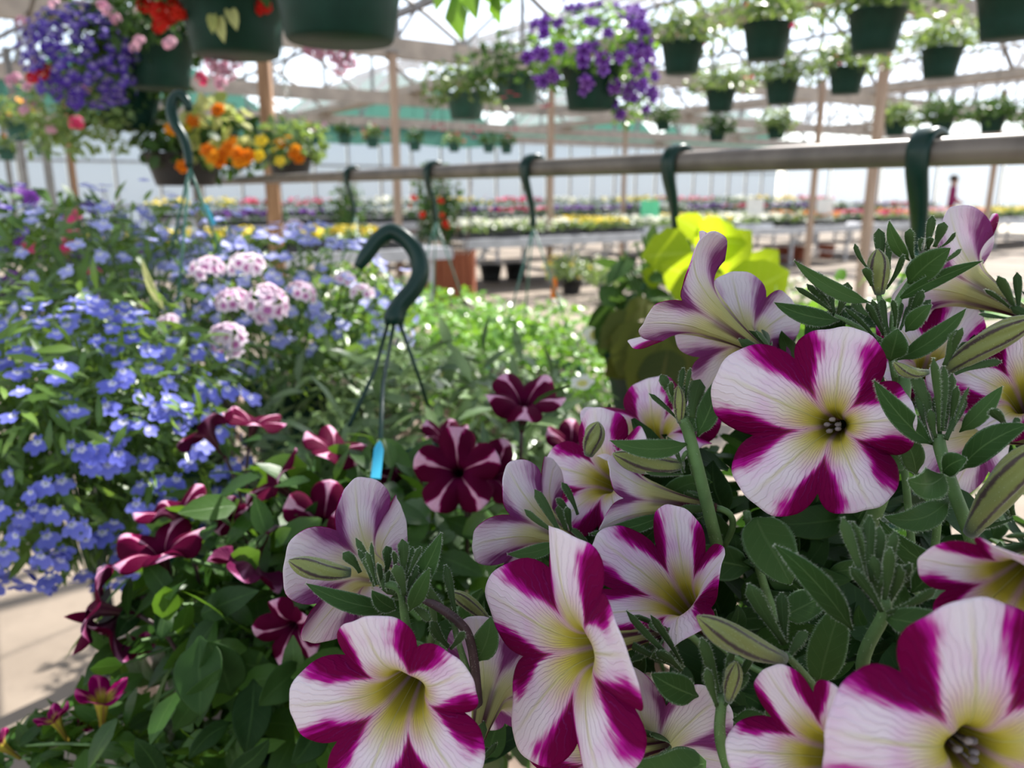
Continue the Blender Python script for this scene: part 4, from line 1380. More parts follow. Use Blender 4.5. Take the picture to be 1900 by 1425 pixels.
# larger leaves low at the front, with shade painted into their colour
for x, y, x1, y1, w, d in [(430, 1290, 385, 1190, 80, .47), (370, 1180, 372, 1330, 96, .46), (470, 1260, 455, 1400, 70, .47), (320, 1360, 410, 1240, 46, .46), (560, 1230, 480, 1310, 72, .45), (600, 1330, 540, 1420, 60, .44),
                           (330, 1120, 300, 1190, 40, .52), (520, 1130, 470, 1200, 52, .5), (430, 1340, 350, 1410, 40, .45), (640, 1250, 590, 1330, 60, .43), (260, 1110, 215, 1185, 42, .54), (480, 1050, 420, 1100, 34, .55), (420, 1440, 500, 1370, 40, .44), (300, 1440, 250, 1370, 44, .46), (560, 1000, 590, 930, 28, .57), (585, 985, 560, 1060, 30, .56)]:
    add_blade(BUR_, x, y, d + 0.02, x1, y1, d, w, rng.uniform(-10, 10), roll=rng.uniform(-35, 35), kind='leaf', mat=MAT['leaf_shaded'], hair=0, belly=0.004)
bur_fl = [petunia_low(s, R=0.031, cup=c, rec=rc, npet=14, nl=14, nt=6) for s, c, rc in ((1, 10, (10, 15, 10, 20, 10)), (2, 30, (20, 40, 30, 10, 30)), (3, 22, (35, 15, 30, 40, 20)))]
bur_me = [mesh('flower', v, f, [MAT['burgundy'], MAT['burgundy_back']], uv, mi) for v, f, uv, mi in bur_fl]
for i, (x, y, d, ax, sz, rl_) in enumerate([(850, 876, .545, (-.05, .18, .97), .92, 20), (915, 880, .60, (.40, .3, .7), .85, 5), (972, 752, .62, (.05, .72, .45), 1.0, 54), (620, 840, .64, (.30, .65, .25), .82, 40), (600, 970, .58, (.20, .35, .75), .95, 15),
                                   (640, 1010, .56, (.6, .2, .5), .8, 55), (515, 900, .60, (-.55, .55, .25), .90, 30), (330, 960, .60, (-.25, .85, .2), .90, 60), (300, 1030, .56, (-.10, .80, .30), 1.0, 15), (190, 1130, .54, (-.75, .25, .35), .95, 30),
                                   (210, 1160, .55, (-.35, -.45, .35), .9, 10), (390, 810, .68, (-.5, .7, .0), .9, 20), (470, 790, .70, (.2, .8, .1), .85, 70), (545, 1160, .50, (-.2, -.2, .85), .72, 40), (470, 1040, .54, (-.3, -.60, .1), .85, 10),
                                   (800, 905, .68, (-.55, .2, .5), .7, 45), (1060, 830, .70, (.1, .5, .6), .8, 20), (430, 960, .62, (0, .3, .9), .5, 20), (740, 890, .66, (0, .5, .6), .7, 35), (825, 815, .70, (0, .7, .4), .7, 5)]):
    M = frame(cam_dir(*ax), RV, W(x, y, d), math.radians(rl_), sz)
    fl = obj('flower', bur_me[i % 3 if i else 0], BUR_, M)
    b = W(x, y, d) - cam_dir(*ax) * 0.025 * sz
    tv, tf = tube(bez(b, b - cam_dir(*ax) * 0.03 - ZV * 0.01, b - cam_dir(*ax) * 0.03 - ZV * 0.07, 6) - b, 0.0016, 6)
    obj('flower_stalk', mesh('flower_stalk', tv, tf, MAT['stem_purple']), fl, Matrix.Translation(Vector(b)))
    for k in range(5):
        an = k * 1.2566
        o_ = M[:3, 0] / sz * math.cos(an) + M[:3, 1] / sz * math.sin(an)
        axv = cam_dir(*ax)
        sv, sf, suv, smi = blade(bez(b, b + axv * .004 + o_ * .005, b + axv * .012 + o_ * .008, 5) - b, o_, 0.0036, 0.0012, 'sepal', 0.1, 6)
        obj('sepal', mesh('sepal', sv, sf, [MAT['sepal']], suv), fl, Matrix.Translation(Vector(b)))
# the free-standing hook
HD = 0.86
hp = crv([W(664, 497, HD), W(682, 470, HD), W(704, 442, HD), W(728, 430, HD), W(754, 445, HD), W(774, 472, HD), W(780, 505, HD), W(768, 535, HD), W(745, 562, HD), W(733, 585, HD), W(731, 602, HD)], 40)
wd = np.interp(np.linspace(0, 1, 40), [0, 0.1, 0.6, 0.85, 1.0], [0.013, 0.017, 0.020, 0.022, 0.016])
v, f = strap(hp - hp[0], RV, wd, 0.012)
# a moulded bar: as wide across the picture as it is deep
v, f = tube(hp - hp[0], np.interp(np.linspace(0, 1, 40), [0, 0.08, 0.5, 0.82, 0.93, 1.0], [0.0055, 0.0085, 0.0098, 0.0105, 0.0125, 0.0100]), 12)
hk = obj('hook', mesh('hook', v, f, MAT['hook']), BUR_, Matrix.Translation(Vector(hp[0])))
for (x, y, d, x1, y1, d1) in ((720, 600, .86, 648, 790, .74), (731, 600, .86, 703, 880, .585), (742, 600, .86, 806, 790, .90)):
    a, b = W(x, y, d), W(x1, y1, d1)
    v, f = tube(np.array([a, (a + b) / 2 + RV * rng.normal(0, .003), b]) - a, 0.0022, 8)
    obj('hanger_strand', mesh('hanger_strand', v, f, MAT['hook']), BUR_, Matrix.Translation(Vector(a)))
plant_tag(BUR_, W(697, 888, .575), (0.034, 0.0075), MAT['tag_blue'], W(706, 805, .60) - W(697, 888, .575), 'bright blue plastic tag on the hanger strand')

# ------------------------------------------------------------------ blue lobelia basket near the bench edge
lc = W(140, 815, 0.80)
POT_L = np.array([lc[0] + 0.13, lc[1] + 0.02, BENCH_Z])
LOB = root('lobelia_basket', POT_L, 'trailing basket full of bright blue lobelia spilling over the bench edge', 'flower basket')
obj('pot', pot_mesh(0.12, 0.15, MAT['pot']), LOB, T(POT_L))
obj('soil', soil_mesh(0.12, 0.15), LOB, T(POT_L))
LR = (0.165, 0.165, 0.135)
P, N = shell(lc, LR, 299, 0.93, 1.10, fv * 0.9 + ZV * 0.3, -0.95)
copies('flower', small_mesh('flower', LOB_B, MAT['lobelia']), flower_mats(P, N, 0.021), LOB)
P, N = shell(lc, LR, 110, 0.85, 1.12, fv, -0.95)
stuff('blossom', LOB_B, flower_mats(P, N, 0.020), MAT['lobelia'], LOB)
P, N = shell(lc, LR, 2800, 0.35, 0.98, None, -0.9)
stuff('foliage', LEAF_B['long'], leaf_mats(P, N, 0.026), MAT['lob_leaf'], LOB)
P, N = shell(lc + ZV * 0.02, LR, 240, 0.9, 1.1, fv * 0.4 + ZV * 0.8, 0.1)
copies('leaf', small_mesh('leaf', LEAF_B['long'], MAT['lob_leaf']), leaf_mats(P, N, 0.026), LOB)
stems_in(LOB, lc, LR, 110, MAT['stem'], BENCH_Z + 0.13, 0.0009)


# ------------------------------------------------------------------ generic mound baskets
def verbena_head():
    V = []
    for k in range(17):
        u = rand_unit()
        u[2] = abs(u[2]) * 0.8 + 0.05
        u = unit(u)
        v, f, uv = petal_ring(5, 0.02, 0.30, 0.27, 0.12, nl=2)
        M = frame(u, [1, 0.2, 0], u * [0.62, 0.62, 0.42], rng.uniform(0, 6))
        V.append((v @ M[:3, :3].T + M[:3, 3], f, uv))
    return join(V)


VERB_B = verbena_head()


def add_foliage(r_, c, rad, base, mat, size, parts=0, rest=600, lo=0.5, front=None, zmin=-0.8, up=0.5):
    if parts:
        P, N = shell(c, rad, parts, 0.85, 1.06, front, zmin)
        copies('leaf', small_mesh('leaf', base, mat), leaf_mats(P, N, size, up), r_)
    P, N = shell(c, rad, rest, lo, 1.03, None, zmin)
    stuff('foliage', base, leaf_mats(P, N, size, up), mat, r_)


def add_blooms(r_, c, rad, base, mat, size, n, front=None, zmin=-0.6, name='flower', hi=1.12, lo=0.95, as_stuff=False, tow=0.3, up=0.25):
    P, N = shell(c, rad, n, lo, hi, front, zmin)
    if as_stuff:
        stuff(name, base, flower_mats(P, N, size, up=up, tow=tow), mat, r_)
    else:
        copies(name, small_mesh(name, base, mat), flower_mats(P, N, size, up=up, tow=tow), r_)


# pale lobelia and verbena behind it
b2 = W(545, 605, 1.22)
P2 = np.array([W(600, 640, 1.25)[0], W(600, 640, 1.25)[1], BENCH_Z])
MIX = root('lobelia_basket', P2, 'mixed basket of pale blue lobelia and pink white verbena heads', 'flower basket')
obj('pot', pot_mesh(0.135, 0.24, MAT['pot']), MIX, T(P2))
obj('soil', soil_mesh(0.135, 0.24), MIX, T(P2))
add_foliage(MIX, b2, (0.19, 0.19, 0.13), LEAF_B['long'], MAT['lob_leaf'], 0.030, 240, 900, front=fv)
add_blooms(MIX, b2 + ZV * 0.02, (0.18, 0.18, 0.13), LOB_B, MAT['lobelia_pale'], 0.023, 170, fv, -0.3)
stems_in(MIX, b2, (0.2, 0.2, 0.15), 60, MAT['stem'], BENCH_Z + 0.2, 0.001)
vh = small_mesh('flower_head', VERB_B, MAT['verbena'])
for x, y, d, s, ax in ((385, 503, .98, .033, (0, .8, .4)), (458, 497, .98, .035, (.1, .8, .4)), (432, 562, .93, .030, (-.1, .7, .6)), (495, 565, .92, .038, (.2, .5, .7)), (423, 632, .86, .031, (-.05, .25, .95)), (312, 600, .92, .020, (-.3, .8, .2)), (672, 545, 1.05, .024, (.2, .7, .4)), (640, 520, 1.08, .022, (.1, .8, .4)), (545, 425, 1.3, .028, (0, .8, .4)), (560, 545, .95, .026, (.3, .6, .4)), (745, 640, 1.2, .020, (.2, .6, .5))):
    p = W(x, y, d)
    h_ = obj('flower_head', vh, MIX, frame(cam_dir(*ax), RV, p, rng.uniform(0, 6), s), 'rounded verbena head of white florets with pink eyes')
    e = np.array([P2[0], P2[1], BENCH_Z + 0.21])
    tv, tf = tube(bez(p, p * 0.6 + e * 0.4 + ZV * 0.03, e, 7) - p, 0.0016, 6)
    obj('flower_stalk', mesh('flower_stalk', tv, tf, MAT['stem']), h_, Matrix.Translation(Vector(p)))

b3 = W(250, 560, 1.20)
P3 = np.array([b3[0] + 0.02, b3[1], BENCH_Z])
PAL = root('lobelia_basket', P3, 'tall loose basket of pale lobelia sprigs with a leaning dark hanger hook', 'flower basket')
obj('pot', pot_mesh(0.13, 0.22, MAT['pot']), PAL, T(P3))
obj('soil', soil_mesh(0.13, 0.22), PAL, T(P3))
add_foliage(PAL, b3, (0.24, 0.24, 0.15), LEAF_B['long'], MAT['lob_leaf'], 0.032, 280, 1300, front=fv)
add_blooms(PAL, b3 + ZV * 0.01, (0.235, 0.235, 0.16), LOB_B, MAT['lobelia_pale'], 0.024, 120, fv, -0.5)
stems_in(PAL, b3, (0.24, 0.24, 0.16), 80, MAT['stem'], BENCH_Z + 0.2, 0.001)
# upright sprigs rising to the rail height
for k in range(16):
    x = rng.uniform(110, 470)
    y1 = rng.uniform(365, 450)
    d = rng.uniform(1.1, 1.5)
    a, e = W(x + rng.normal(0, 14), 560, d), W(x, y1, d)
    v, f = tube(bez(a, (a + e) / 2 + RV * rng.normal(0, .01), e, 7) - a, np.linspace(0.0016, 0.0008, 7), 5)
    sp_ = obj('sprig', mesh('sprig', v, f, MAT['stem']), PAL, Matrix.Translation(Vector(a)))
    Pk = [a + (e - a) * q + rng.normal(0, .008, 3) for q in np.linspace(0.25, 1.0, 8)]
    Nk = [unit(rng.normal(0, 1, 3) + fv) for _ in Pk]
    for o in copies('flower', small_mesh('flower', LOB_B, MAT['lobelia_pale']), flower_mats(Pk, Nk, 0.022), sp_): pass
hd = 1.02
hp = crv([W(352, 205, hd), W(346, 188, hd), W(334, 176, hd), W(322, 184, hd), W(318, 206, hd), W(326, 232, hd), W(340, 255, hd), W(348, 280, hd), W(352, 310, hd)], 30)
v, f = tube(hp - hp[0], np.interp(np.linspace(0, 1, 30), [0, .1, .6, 1], [.004, .0065, .0075, .005]), 10)
obj('hook', mesh('hook', v, f, MAT['hook']), PAL, Matrix.Translation(Vector(hp[0])))
for (x1, y1, d1) in ((300, 545, 1.2), (420, 500, 1.08), (330, 560, 1.0)):
    a, b = hp[-1], W(x1, y1, d1)
    v, f = tube(np.array([a, (a + b) / 2, b]) - a, 0.002, 7)
    obj('hanger_strand', mesh('hanger_strand', v, f, MAT['strand']), PAL, Matrix.Translation(Vector(a)))
plant_tag(PAL, W(396, 418, 1.06), (0.034, 0.009), MAT['tag_blue'], W(376, 375, 1.05) - W(396, 418, 1.06), 'bright blue plastic tag on the hanger strand')
# upright white tag and a folded yellow-green strap leaf
plant_tag(PAL, W(203, 386, 1.1), (0.034, 0.008), MAT['tag_white'], W(188, 340, 1.1) - W(203, 386, 1.1))
add_blade(PAL, 308, 580, .95, 262, 478, .98, 13, 6, kind='leaf', mat=MAT['yel_leaf'], hair=0)

# dark purple and red flowers at the far end of the bench
b4 = W(60, 485, 1.55)
P4 = np.array([b4[0] + 0.1, b4[1] + 0.05, BENCH_Z])
DRK = root('petunia_basket', P4, 'basket of dark purple petunias dotted with red blooms', 'flower basket')
obj('pot', pot_mesh(0.13, 0.24, MAT['pot']), DRK, T(P4))
add_foliage(DRK, b4, (0.21, 0.21, 0.14), LEAF_B['oval'], MAT['darkfol'], 0.032, 150, 700, front=fv)
add_blooms(DRK, b4, (0.21, 0.21, 0.14), FIVE_B, MAT['purple_fl'], 0.030, 70, fv, -0.5)
add_blooms(DRK, b4, (0.21, 0.21, 0.14), LOB_B, MAT['lobelia_deep'], 0.03, 60, fv, -0.5)
for x, y in ((58, 458), (136, 442), (137, 402), (172, 510), (120, 470)):
    obj('flower', small_mesh('flower', FIVE_B, MAT['rose_fl']), DRK, frame(cam_dir(0, .3, 1), RV, W(x, y, 1.33), rng.uniform(0, 6), 0.034))

# green bacopa baskets under the rail hooks, coleus, and what hangs from the last hooks
RX = np.array([-1.0, 0, 0])


def rail_basket(px, name, label, rim_drop=0.36, pot_r=0.125, pot_h=0.15, tagmat=None, ph=0.3, potmat='pot_teal'):
    top, d = rail_at(px)
    rim = top + ZV * -rim_drop
    r_ = root(name, rim - ZV * pot_h, label, 'flower basket')
    obj('pot', pot_mesh(pot_r, pot_h, MAT[potmat]), r_, T(rim - ZV * pot_h))
    obj('soil', soil_mesh(pot_r, pot_h), r_, T(rim - ZV * pot_h))
    e = hang_hook(r_, top, RX, (0, 1, 0))
    st = strands(r_, e, rim, pot_r * 0.97, 3, ph=ph)
    if tagmat:
        a = e + (rim + np.array([math.cos(ph), math.sin(ph), 0]) * pot_r - e) * 0.40
        plant_tag(r_, a - ZV * 0.03, (0.05, 0.013), MAT[tagmat], (0.05, 0, 1), 'orange plastic plant tag on a hanger strand')
    return r_, rim, d


g1, rim, d = rail_basket(655, 'trailing_basket', 'green leafy basket hanging from the rail hook farthest along', 0.46, ph=2.4)
add_foliage(g1, rim + ZV * 0.03, (0.24, 0.24, 0.13), LEAF_B['small'], MAT['bac_leaf'], 0.034, 120, 600)
add_blooms(g1, rim + ZV * 0.05, (0.23, 0.23, 0.13), FIVE_B, MAT['yellow_fl'], 0.02, 8)
g2, rim, d = rail_basket(806, 'trailing_basket', 'bright green trailing basket on the hook with an orange tag, nearer the wooden crate', 0.47, tagmat='tag_orange', ph=3.3)
add_foliage(g2, rim + ZV * 0.0, (0.30, 0.30, 0.15), LEAF_B['small'], MAT['bac_leaf'], 0.030, 290, 1500, front=fv)
add_blooms(g2, rim + ZV * 0.01, (0.29, 0.29, 0.15), FIVE_B, MAT['white_fl'], 0.024, 12, fv)
g3, rim, d = rail_basket(990, 'trailing_basket', 'bright green trailing basket with a few white blooms, beside the lime leaved basket', 0.46, tagmat='tag_orange', ph=-0.9)
add_foliage(g3, rim + ZV * 0.0, (0.27, 0.27, 0.15), LEAF_B['small'], MAT['bac_leaf'], 0.028, 290, 1500, front=fv)
add_blooms(g3, rim + ZV * 0.01, (0.26, 0.26, 0.15), FIVE_B, MAT['white_fl'], 0.024, 12, fv)
obj('flower', small_mesh('flower', FIVE_B, MAT['white_fl']), g3, frame(cam_dir(-.2, .3, .9), RV, W(1105, 622, 1.5), 0.3, 0.05), 'single larger white bloom')

cl, rim, d = rail_basket(1258, 'coleus_basket', 'hanging basket of large glowing lime yellow leaves', 0.34, 0.13, 0.15, ph=1.9, potmat='pot')
COLB = leaf_base(0.78, 8, 0.22, 0.18)
# scalloped margin
_v, _f, _u = COLB
_v = _v.copy()
for i in range(9):
    s_ = 1 + 0.07 * math.sin(i * 3.3)
    _v[i * 3][0] *= s_
    _v[i * 3 + 2][0] *= s_
COLB = (_v, _f, _u)
cm, cm2 = small_mesh('leaf', COLB, MAT['coleus']), small_mesh('leaf', COLB, MAT['coleus_shaded'])


def big_leaf(parent, me, x0, y0, d0, x1, y1, d1, tilt, wid=1.0):
    a, b = W(x0, y0, d0), W(x1, y1, d1)
    L = np.linalg.norm(b - a)
    y_ = unit(b - a)
    tow = unit(CAM - a)
    z = tow - y_ * np.dot(tow, y_)
    z = unit(z)
    x_ = np.cross(y_, z)
    z2 = z * math.cos(math.radians(tilt)) + x_ * math.sin(math.radians(tilt))
    x2 = np.cross(y_, z2)
    M = np.eye(4)
    M[:3, 0], M[:3, 1], M[:3, 2], M[:3, 3] = x2 * L * wid, y_ * L, z2 * L, a
    return obj('leaf', me, parent, M)


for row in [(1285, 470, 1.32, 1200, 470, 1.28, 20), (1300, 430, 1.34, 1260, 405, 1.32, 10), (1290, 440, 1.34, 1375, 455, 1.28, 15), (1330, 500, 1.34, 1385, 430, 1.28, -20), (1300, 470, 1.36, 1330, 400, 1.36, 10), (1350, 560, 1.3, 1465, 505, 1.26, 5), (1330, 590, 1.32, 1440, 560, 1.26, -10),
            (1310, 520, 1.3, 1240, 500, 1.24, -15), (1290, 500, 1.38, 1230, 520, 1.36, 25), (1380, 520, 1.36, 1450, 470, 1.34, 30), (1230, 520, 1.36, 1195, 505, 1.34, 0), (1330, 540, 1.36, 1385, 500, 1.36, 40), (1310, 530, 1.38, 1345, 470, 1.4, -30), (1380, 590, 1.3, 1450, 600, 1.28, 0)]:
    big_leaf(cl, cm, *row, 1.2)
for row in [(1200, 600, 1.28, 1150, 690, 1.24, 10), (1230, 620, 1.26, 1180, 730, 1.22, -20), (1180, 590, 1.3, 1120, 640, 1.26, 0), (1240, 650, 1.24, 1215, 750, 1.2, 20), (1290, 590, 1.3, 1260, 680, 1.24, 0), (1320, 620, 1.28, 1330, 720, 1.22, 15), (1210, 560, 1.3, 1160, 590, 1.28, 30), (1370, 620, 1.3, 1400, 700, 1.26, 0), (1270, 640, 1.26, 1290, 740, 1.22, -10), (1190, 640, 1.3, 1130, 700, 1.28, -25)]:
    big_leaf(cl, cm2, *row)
add_foliage(cl, rim + ZV * 0.08, (0.14, 0.14, 0.13), LEAF_B['broad'], MAT['darkfol'], 0.06, 60, 60)
stems_in(cl, rim + ZV * 0.12, (0.12, 0.12, 0.13), 16, MAT['stem'], rim[2], 0.003)

g5, rim, d = rail_basket(1722, 'trailing_basket', 'green basket hanging from the big rail hook above the striped petunias', 0.36, ph=0.8)
add_foliage(g5, rim + ZV * 0.04, (0.20, 0.20, 0.16), LEAF_B['oval'], MAT['bac_leaf'], 0.04, 100, 500)

# grey green foliage basket on the bench between
gc = W(800, 830, 1.02)
PG = np.array([gc[0] + 0.03, gc[1] + 0.02, BENCH_Z])
GR = root('foliage_basket', PG, 'grey green narrow leaved plant standing behind the burgundy petunias', 'potted plant')
obj('pot', pot_mesh(0.12, 0.15, MAT['pot_teal']), GR, T(PG))
add_foliage(GR, gc + ZV * 0.01, (0.25, 0.22, 0.12), LEAF_B['long'], MAT['grey_leaf'], 0.048, 260, 900, front=fv)
add_blooms(GR, gc, (0.25, 0.22, 0.12), FIVE_B, MAT['white_fl'], 0.030, 5, fv)
obj('flower', small_mesh('flower', FIVE_B, MAT['white_fl']), GR, frame(cam_dir(-.3, .2, .9), RV, W(825, 700, 0.98), 0.6, 0.032))

# pink bell flowers trailing low at the bench edge
tc = W(180, 1425, 0.60)
PT = np.array([0.20, tc[1] - 0.03, BENCH_Z])
TR = root('calibrachoa_basket', PT, 'low trailing plant with small magenta bell flowers at the bench corner', 'potted plant')
obj('pot', pot_mesh(0.09, 0.10, MAT['pot']), TR, T(PT))
tw = [[(330, 1440), (230, 1390), (120, 1380), (10, 1385)], [(360, 1420), (250, 1370), (165, 1330), (105, 1340)], [(330, 1450), (200, 1420), (80, 1410), (-20, 1400)], [(420, 1400), (330, 1340), (260, 1330), (190, 1310)], [(400, 1450), (300, 1400), (180, 1390), (60, 1380)], [(480, 1440), (400, 1390), (330, 1380), (280, 1350)], [(450, 1450), (380, 1420), (300, 1425), (230, 1430)], [(560, 1450), (500, 1400), (450, 1390), (400, 1400)]]
lm = small_mesh('leaf', LEAF_B['oval'], MAT['bur_leaf'])
for k, pl in enumerate(tw):
    d0 = 0.50 + 0.012 * k
    P = crv([W(x, y, d0 + 0.02 * i) for i, (x, y) in enumerate(pl)], 22)
    v, f = tube(P - P[0], 0.0012, 6)
    tn = obj('twig', mesh('twig', v, f, MAT['stem']), TR, Matrix.Translation(Vector(P[0])))
    PP = np.repeat(P[2:], 2, axis=0) + rng.normal(0, 0.004, (2 * len(P[2:]), 3))
    NN = np.array([unit(rng.normal(0, 1, 3) + ZV) for _ in PP])
    copies('leaf', lm, leaf_mats(PP, NN, 0.022), tn)
pb = [mesh('flower', v, f, [MAT['pinkbell'], MAT['pinkbell']], uv, mi) for v, f, uv, mi in [petunia_low(7, R=0.018, cup=35, rec=(5, 5, 5, 5, 5))]][0]
for x, y, d, ax, s in ((190, 1305, .52, (.1, .9, .2), .9), (105, 1340, .54, (-.3, .8, .2), .65), (5, 1385, .55, (-.6, .6, .2), .6), (255, 1210, .60, (.2, .7, .3), .7), (160, 1345, .56, (.3, .4, .3), .4)):
    obj('flower', pb, TR, frame(cam_dir(*ax), RV, W(x, y, d), rng.uniform(0, 6), s))
ORD = ['first', 'second', 'third', 'fourth', 'fifth', 'sixth', 'seventh', 'eighth', 'ninth', 'tenth', 'eleventh', 'twelfth', 'thirteenth', 'fourteenth', 'fifteenth', 'sixteenth', 'seventeenth', 'eighteenth', 'nineteenth']

# ------------------------------------------------------------------ overhead pipe rails along the house
RAIL2_Z = 2.835
over_rails = {}
for rx, y0, y1, lab in ((0.62, -0.6, 8.9, 'overhead pipe rail above the bench carrying the dark overhead pots'), (1.10, -0.7, 4.3, 'overhead pipe rail carrying the row of baskets added to shade the petunias'),
                        (2.20, -0.6, 8.9, 'overhead pipe rail carrying the violet petunia and fuchsia baskets'), (3.40, -0.6, 8.9, 'overhead pipe rail of the nearer row of green pots'),
                        (5.05, -0.6, 8.9, 'overhead pipe rail of the second row of green pots'), (9.60, -0.6, 13.5, 'overhead pipe rail of the far row of small pots')):
    r_ = root('overhead_rail', (rx, y0, RAIL2_Z), lab, 'rail')
    MB().tube([(rx, y0, RAIL2_Z), (rx, (y0 + y1) / 2, RAIL2_Z), (rx, y1, RAIL2_Z)], 0.0175, 10).build('pipe', MAT['pipe'], r_, smooth=True)
    for by in BEAM_Y:
        if y0 < by < y1: MB().box((rx, by, RAIL2_Z + 0.008), (0.05, 0.09, 0.03)).build('pipe_clip', MAT['hoop'], r_)


def row_d(px, py, rx):
    return rx / W(px, py, 1.0)[0]


def hung_basket(px, py, d, label, name='hanging_basket', group=None, pot_r=0.125, pot_h=0.17, potmat='pot', rail_z=RAIL2_Z, wire_r=0.0016, wires=True):
    """basket whose pot bottom is seen at (px, py)"""
    b = W(px, py, d)
    r_ = root(name, b, label, 'flower basket', group)
    obj('pot', pot_mesh(pot_r, pot_h, MAT[potmat]), r_, T(b))
    obj('soil', soil_mesh(pot_r, pot_h), r_, T(b))
    top = np.array([b[0], b[1], rail_z - 0.015])
    neck = np.array([b[0], b[1], min(rail_z - 0.10, b[2] + pot_h + 0.42)])
    v, f = tube(crv([top + [0, 0, 0.01], top + [0.022, 0, 0.03], top + [0.03, 0, 0.0], (top + neck) / 2, neck], 14) - neck, 0.004, 6)
    obj('hook', mesh('hook', v, f, MAT['hook']), r_, Matrix.Translation(Vector(neck)))
    if wires: strands(r_, neck, b + ZV * pot_h, pot_r * 0.97, 3, r=wire_r, ph=rng.uniform(0, 2))
    return r_, b + ZV * pot_h


# unseen basket row, added to keep the sun off the foreground petunias
for k, y in enumerate((-0.42, -0.08, 0.26, 0.60)):
    b = np.array([1.10, y, 2.02])
    r_ = root('hanging_basket', b, 'added unseen leafy basket shading the striped petunias, %s of its row from the far end' % ['fourth', 'third', 'second', 'first'][k], 'flower basket', 'added baskets shading the petunias')
    obj('pot', pot_mesh(0.135, 0.17, MAT['pot']), r_, T(b))
    neck = b + ZV * 0.58
    strands(r_, neck, b + ZV * 0.17, 0.13, 3)
    v, f = tube(np.array([neck, neck + [0.012, 0, 0.1], [1.10 + 0.022, y, RAIL2_Z - 0.02], [1.10 + 0.02, y, RAIL2_Z + 0.018], [1.10 - 0.015, y, RAIL2_Z + 0.02]]) - neck, 0.004, 6)
    obj('hook', mesh('hook', v, f, MAT['hook']), r_, Matrix.Translation(Vector(neck)))
    add_foliage(r_, b + ZV * 0.17, (0.24, 0.21, 0.17), LEAF_B['oval'], MAT['darkfol'], 0.055, 0, 420)
# nearer rows upper right
rowA = [(1866, 74), (1620, 97), (1420, 112), (1264, 138)]
rowB = [(1742, 145), (1568, 175), (1448, 194), (1335, 208)]
lab = {0: 'airy green pot in the nearer hanging row, ', 1: 'yellowish leaved pot in the second hanging row, '}
suffA = ['over the big rail hook', 'largest fully seen pot', 'between largest and smallest', 'smallest of its row']
suffB = ['beside the largest pot', 'in front of the sturdy pale post', 'second smallest of its row', 'smallest of its row, reddish stems']
for ri, (row, rx, sf) in enumerate(((rowA, 3.40, suffA), (rowB, 5.05, suffB))):
    for k, (px, py) in enumerate(row):
        d = row_d(px, py, rx)
        r_, rim = hung_basket(px, py, d, lab[ri] + sf[k], group='hanging pots upper right')
        add_foliage(r_, rim + ZV * 0.05, (0.27, 0.27, 0.15), LEAF_B['oval'], MAT['fern'], 0.046, 40, 420, lo=0.3, zmin=-0.5)
        stems_in(r_, rim + ZV * 0.05, (0.26, 0.26, 0.16), 20, MAT['stem'], rim[2], 0.002)
        if ri == 1 or k > 1: add_blooms(r_, rim + ZV * 0.02, (0.26, 0.26, 0.12), FIVE_B, MAT['rose_fl'], 0.022, 6)
# far row
for k, (px, py) in enumerate([(1230, 242), (1330, 262), (1440, 258), (1660, 252), (1745, 246), (1838, 246), (1930, 250)]):
    d = row_d(px, py, 9.60)
    r_, rim = hung_basket(px, py, d, 'small leafy pot, %s of the far row counting from the violet petunias' % ORD[k], group='far row of small hanging pots', pot_r=0.14, wires=False)
    add_foliage(r_, rim + ZV * 0.06, (0.28, 0.28, 0.20), LEAF_B['oval'], MAT['fern'] if k in (2, 3) else MAT['darkfol'], 0.075, 0, 330, lo=0.3, zmin=-0.7)

# violet petunias and fuchsias
vi, rim = hung_basket(1095, 205, row_d(1095, 205, 2.20), 'hanging basket of violet petunias', pot_r=0.13)
VC = rim + ZV * 0.06
add_foliage(vi, VC, (0.24, 0.24, 0.17), LEAF_B['oval'], MAT['bac_leaf'], 0.040, 120, 500, front=fv)
vp = petunia_low(5, R=0.032, npet=6, nl=6, nt=2)
vme = mesh('flower', vp[0], vp[1], [MAT['violet'], MAT['violet']], vp[2], vp[3])
P, N = shell(VC, (0.25, 0.25, 0.19), 62, 0.92, 1.1, fv, -0.85)
copies('flower', vme, flower_mats(P, N, 0.85, tow=0.6), vi)
add_foliage(vi, rim + RV * 0.17 - ZV * 0.12, (0.09, 0.09, 0.15), LEAF_B['oval'], MAT['bac_leaf'], 0.036, 40, 120)
P, N = shell(rim + RV * 0.17 - ZV * 0.05, (0.10, 0.10, 0.16), 22, 0.9, 1.1, fv)
copies('flower', vme, flower_mats(P, N, 0.8, tow=0.6), vi)


def fuchsia_base():
    v, f, u = petal_ring(4, 0.1, 0.75, 0.42, -0.5, -0.35)
    v2, f2, u2 = petal_ring(5, 0.05, 0.30, 0.42, -1.9, -0.45)
    return join([(v, f, u), (v2, f2, u2)])


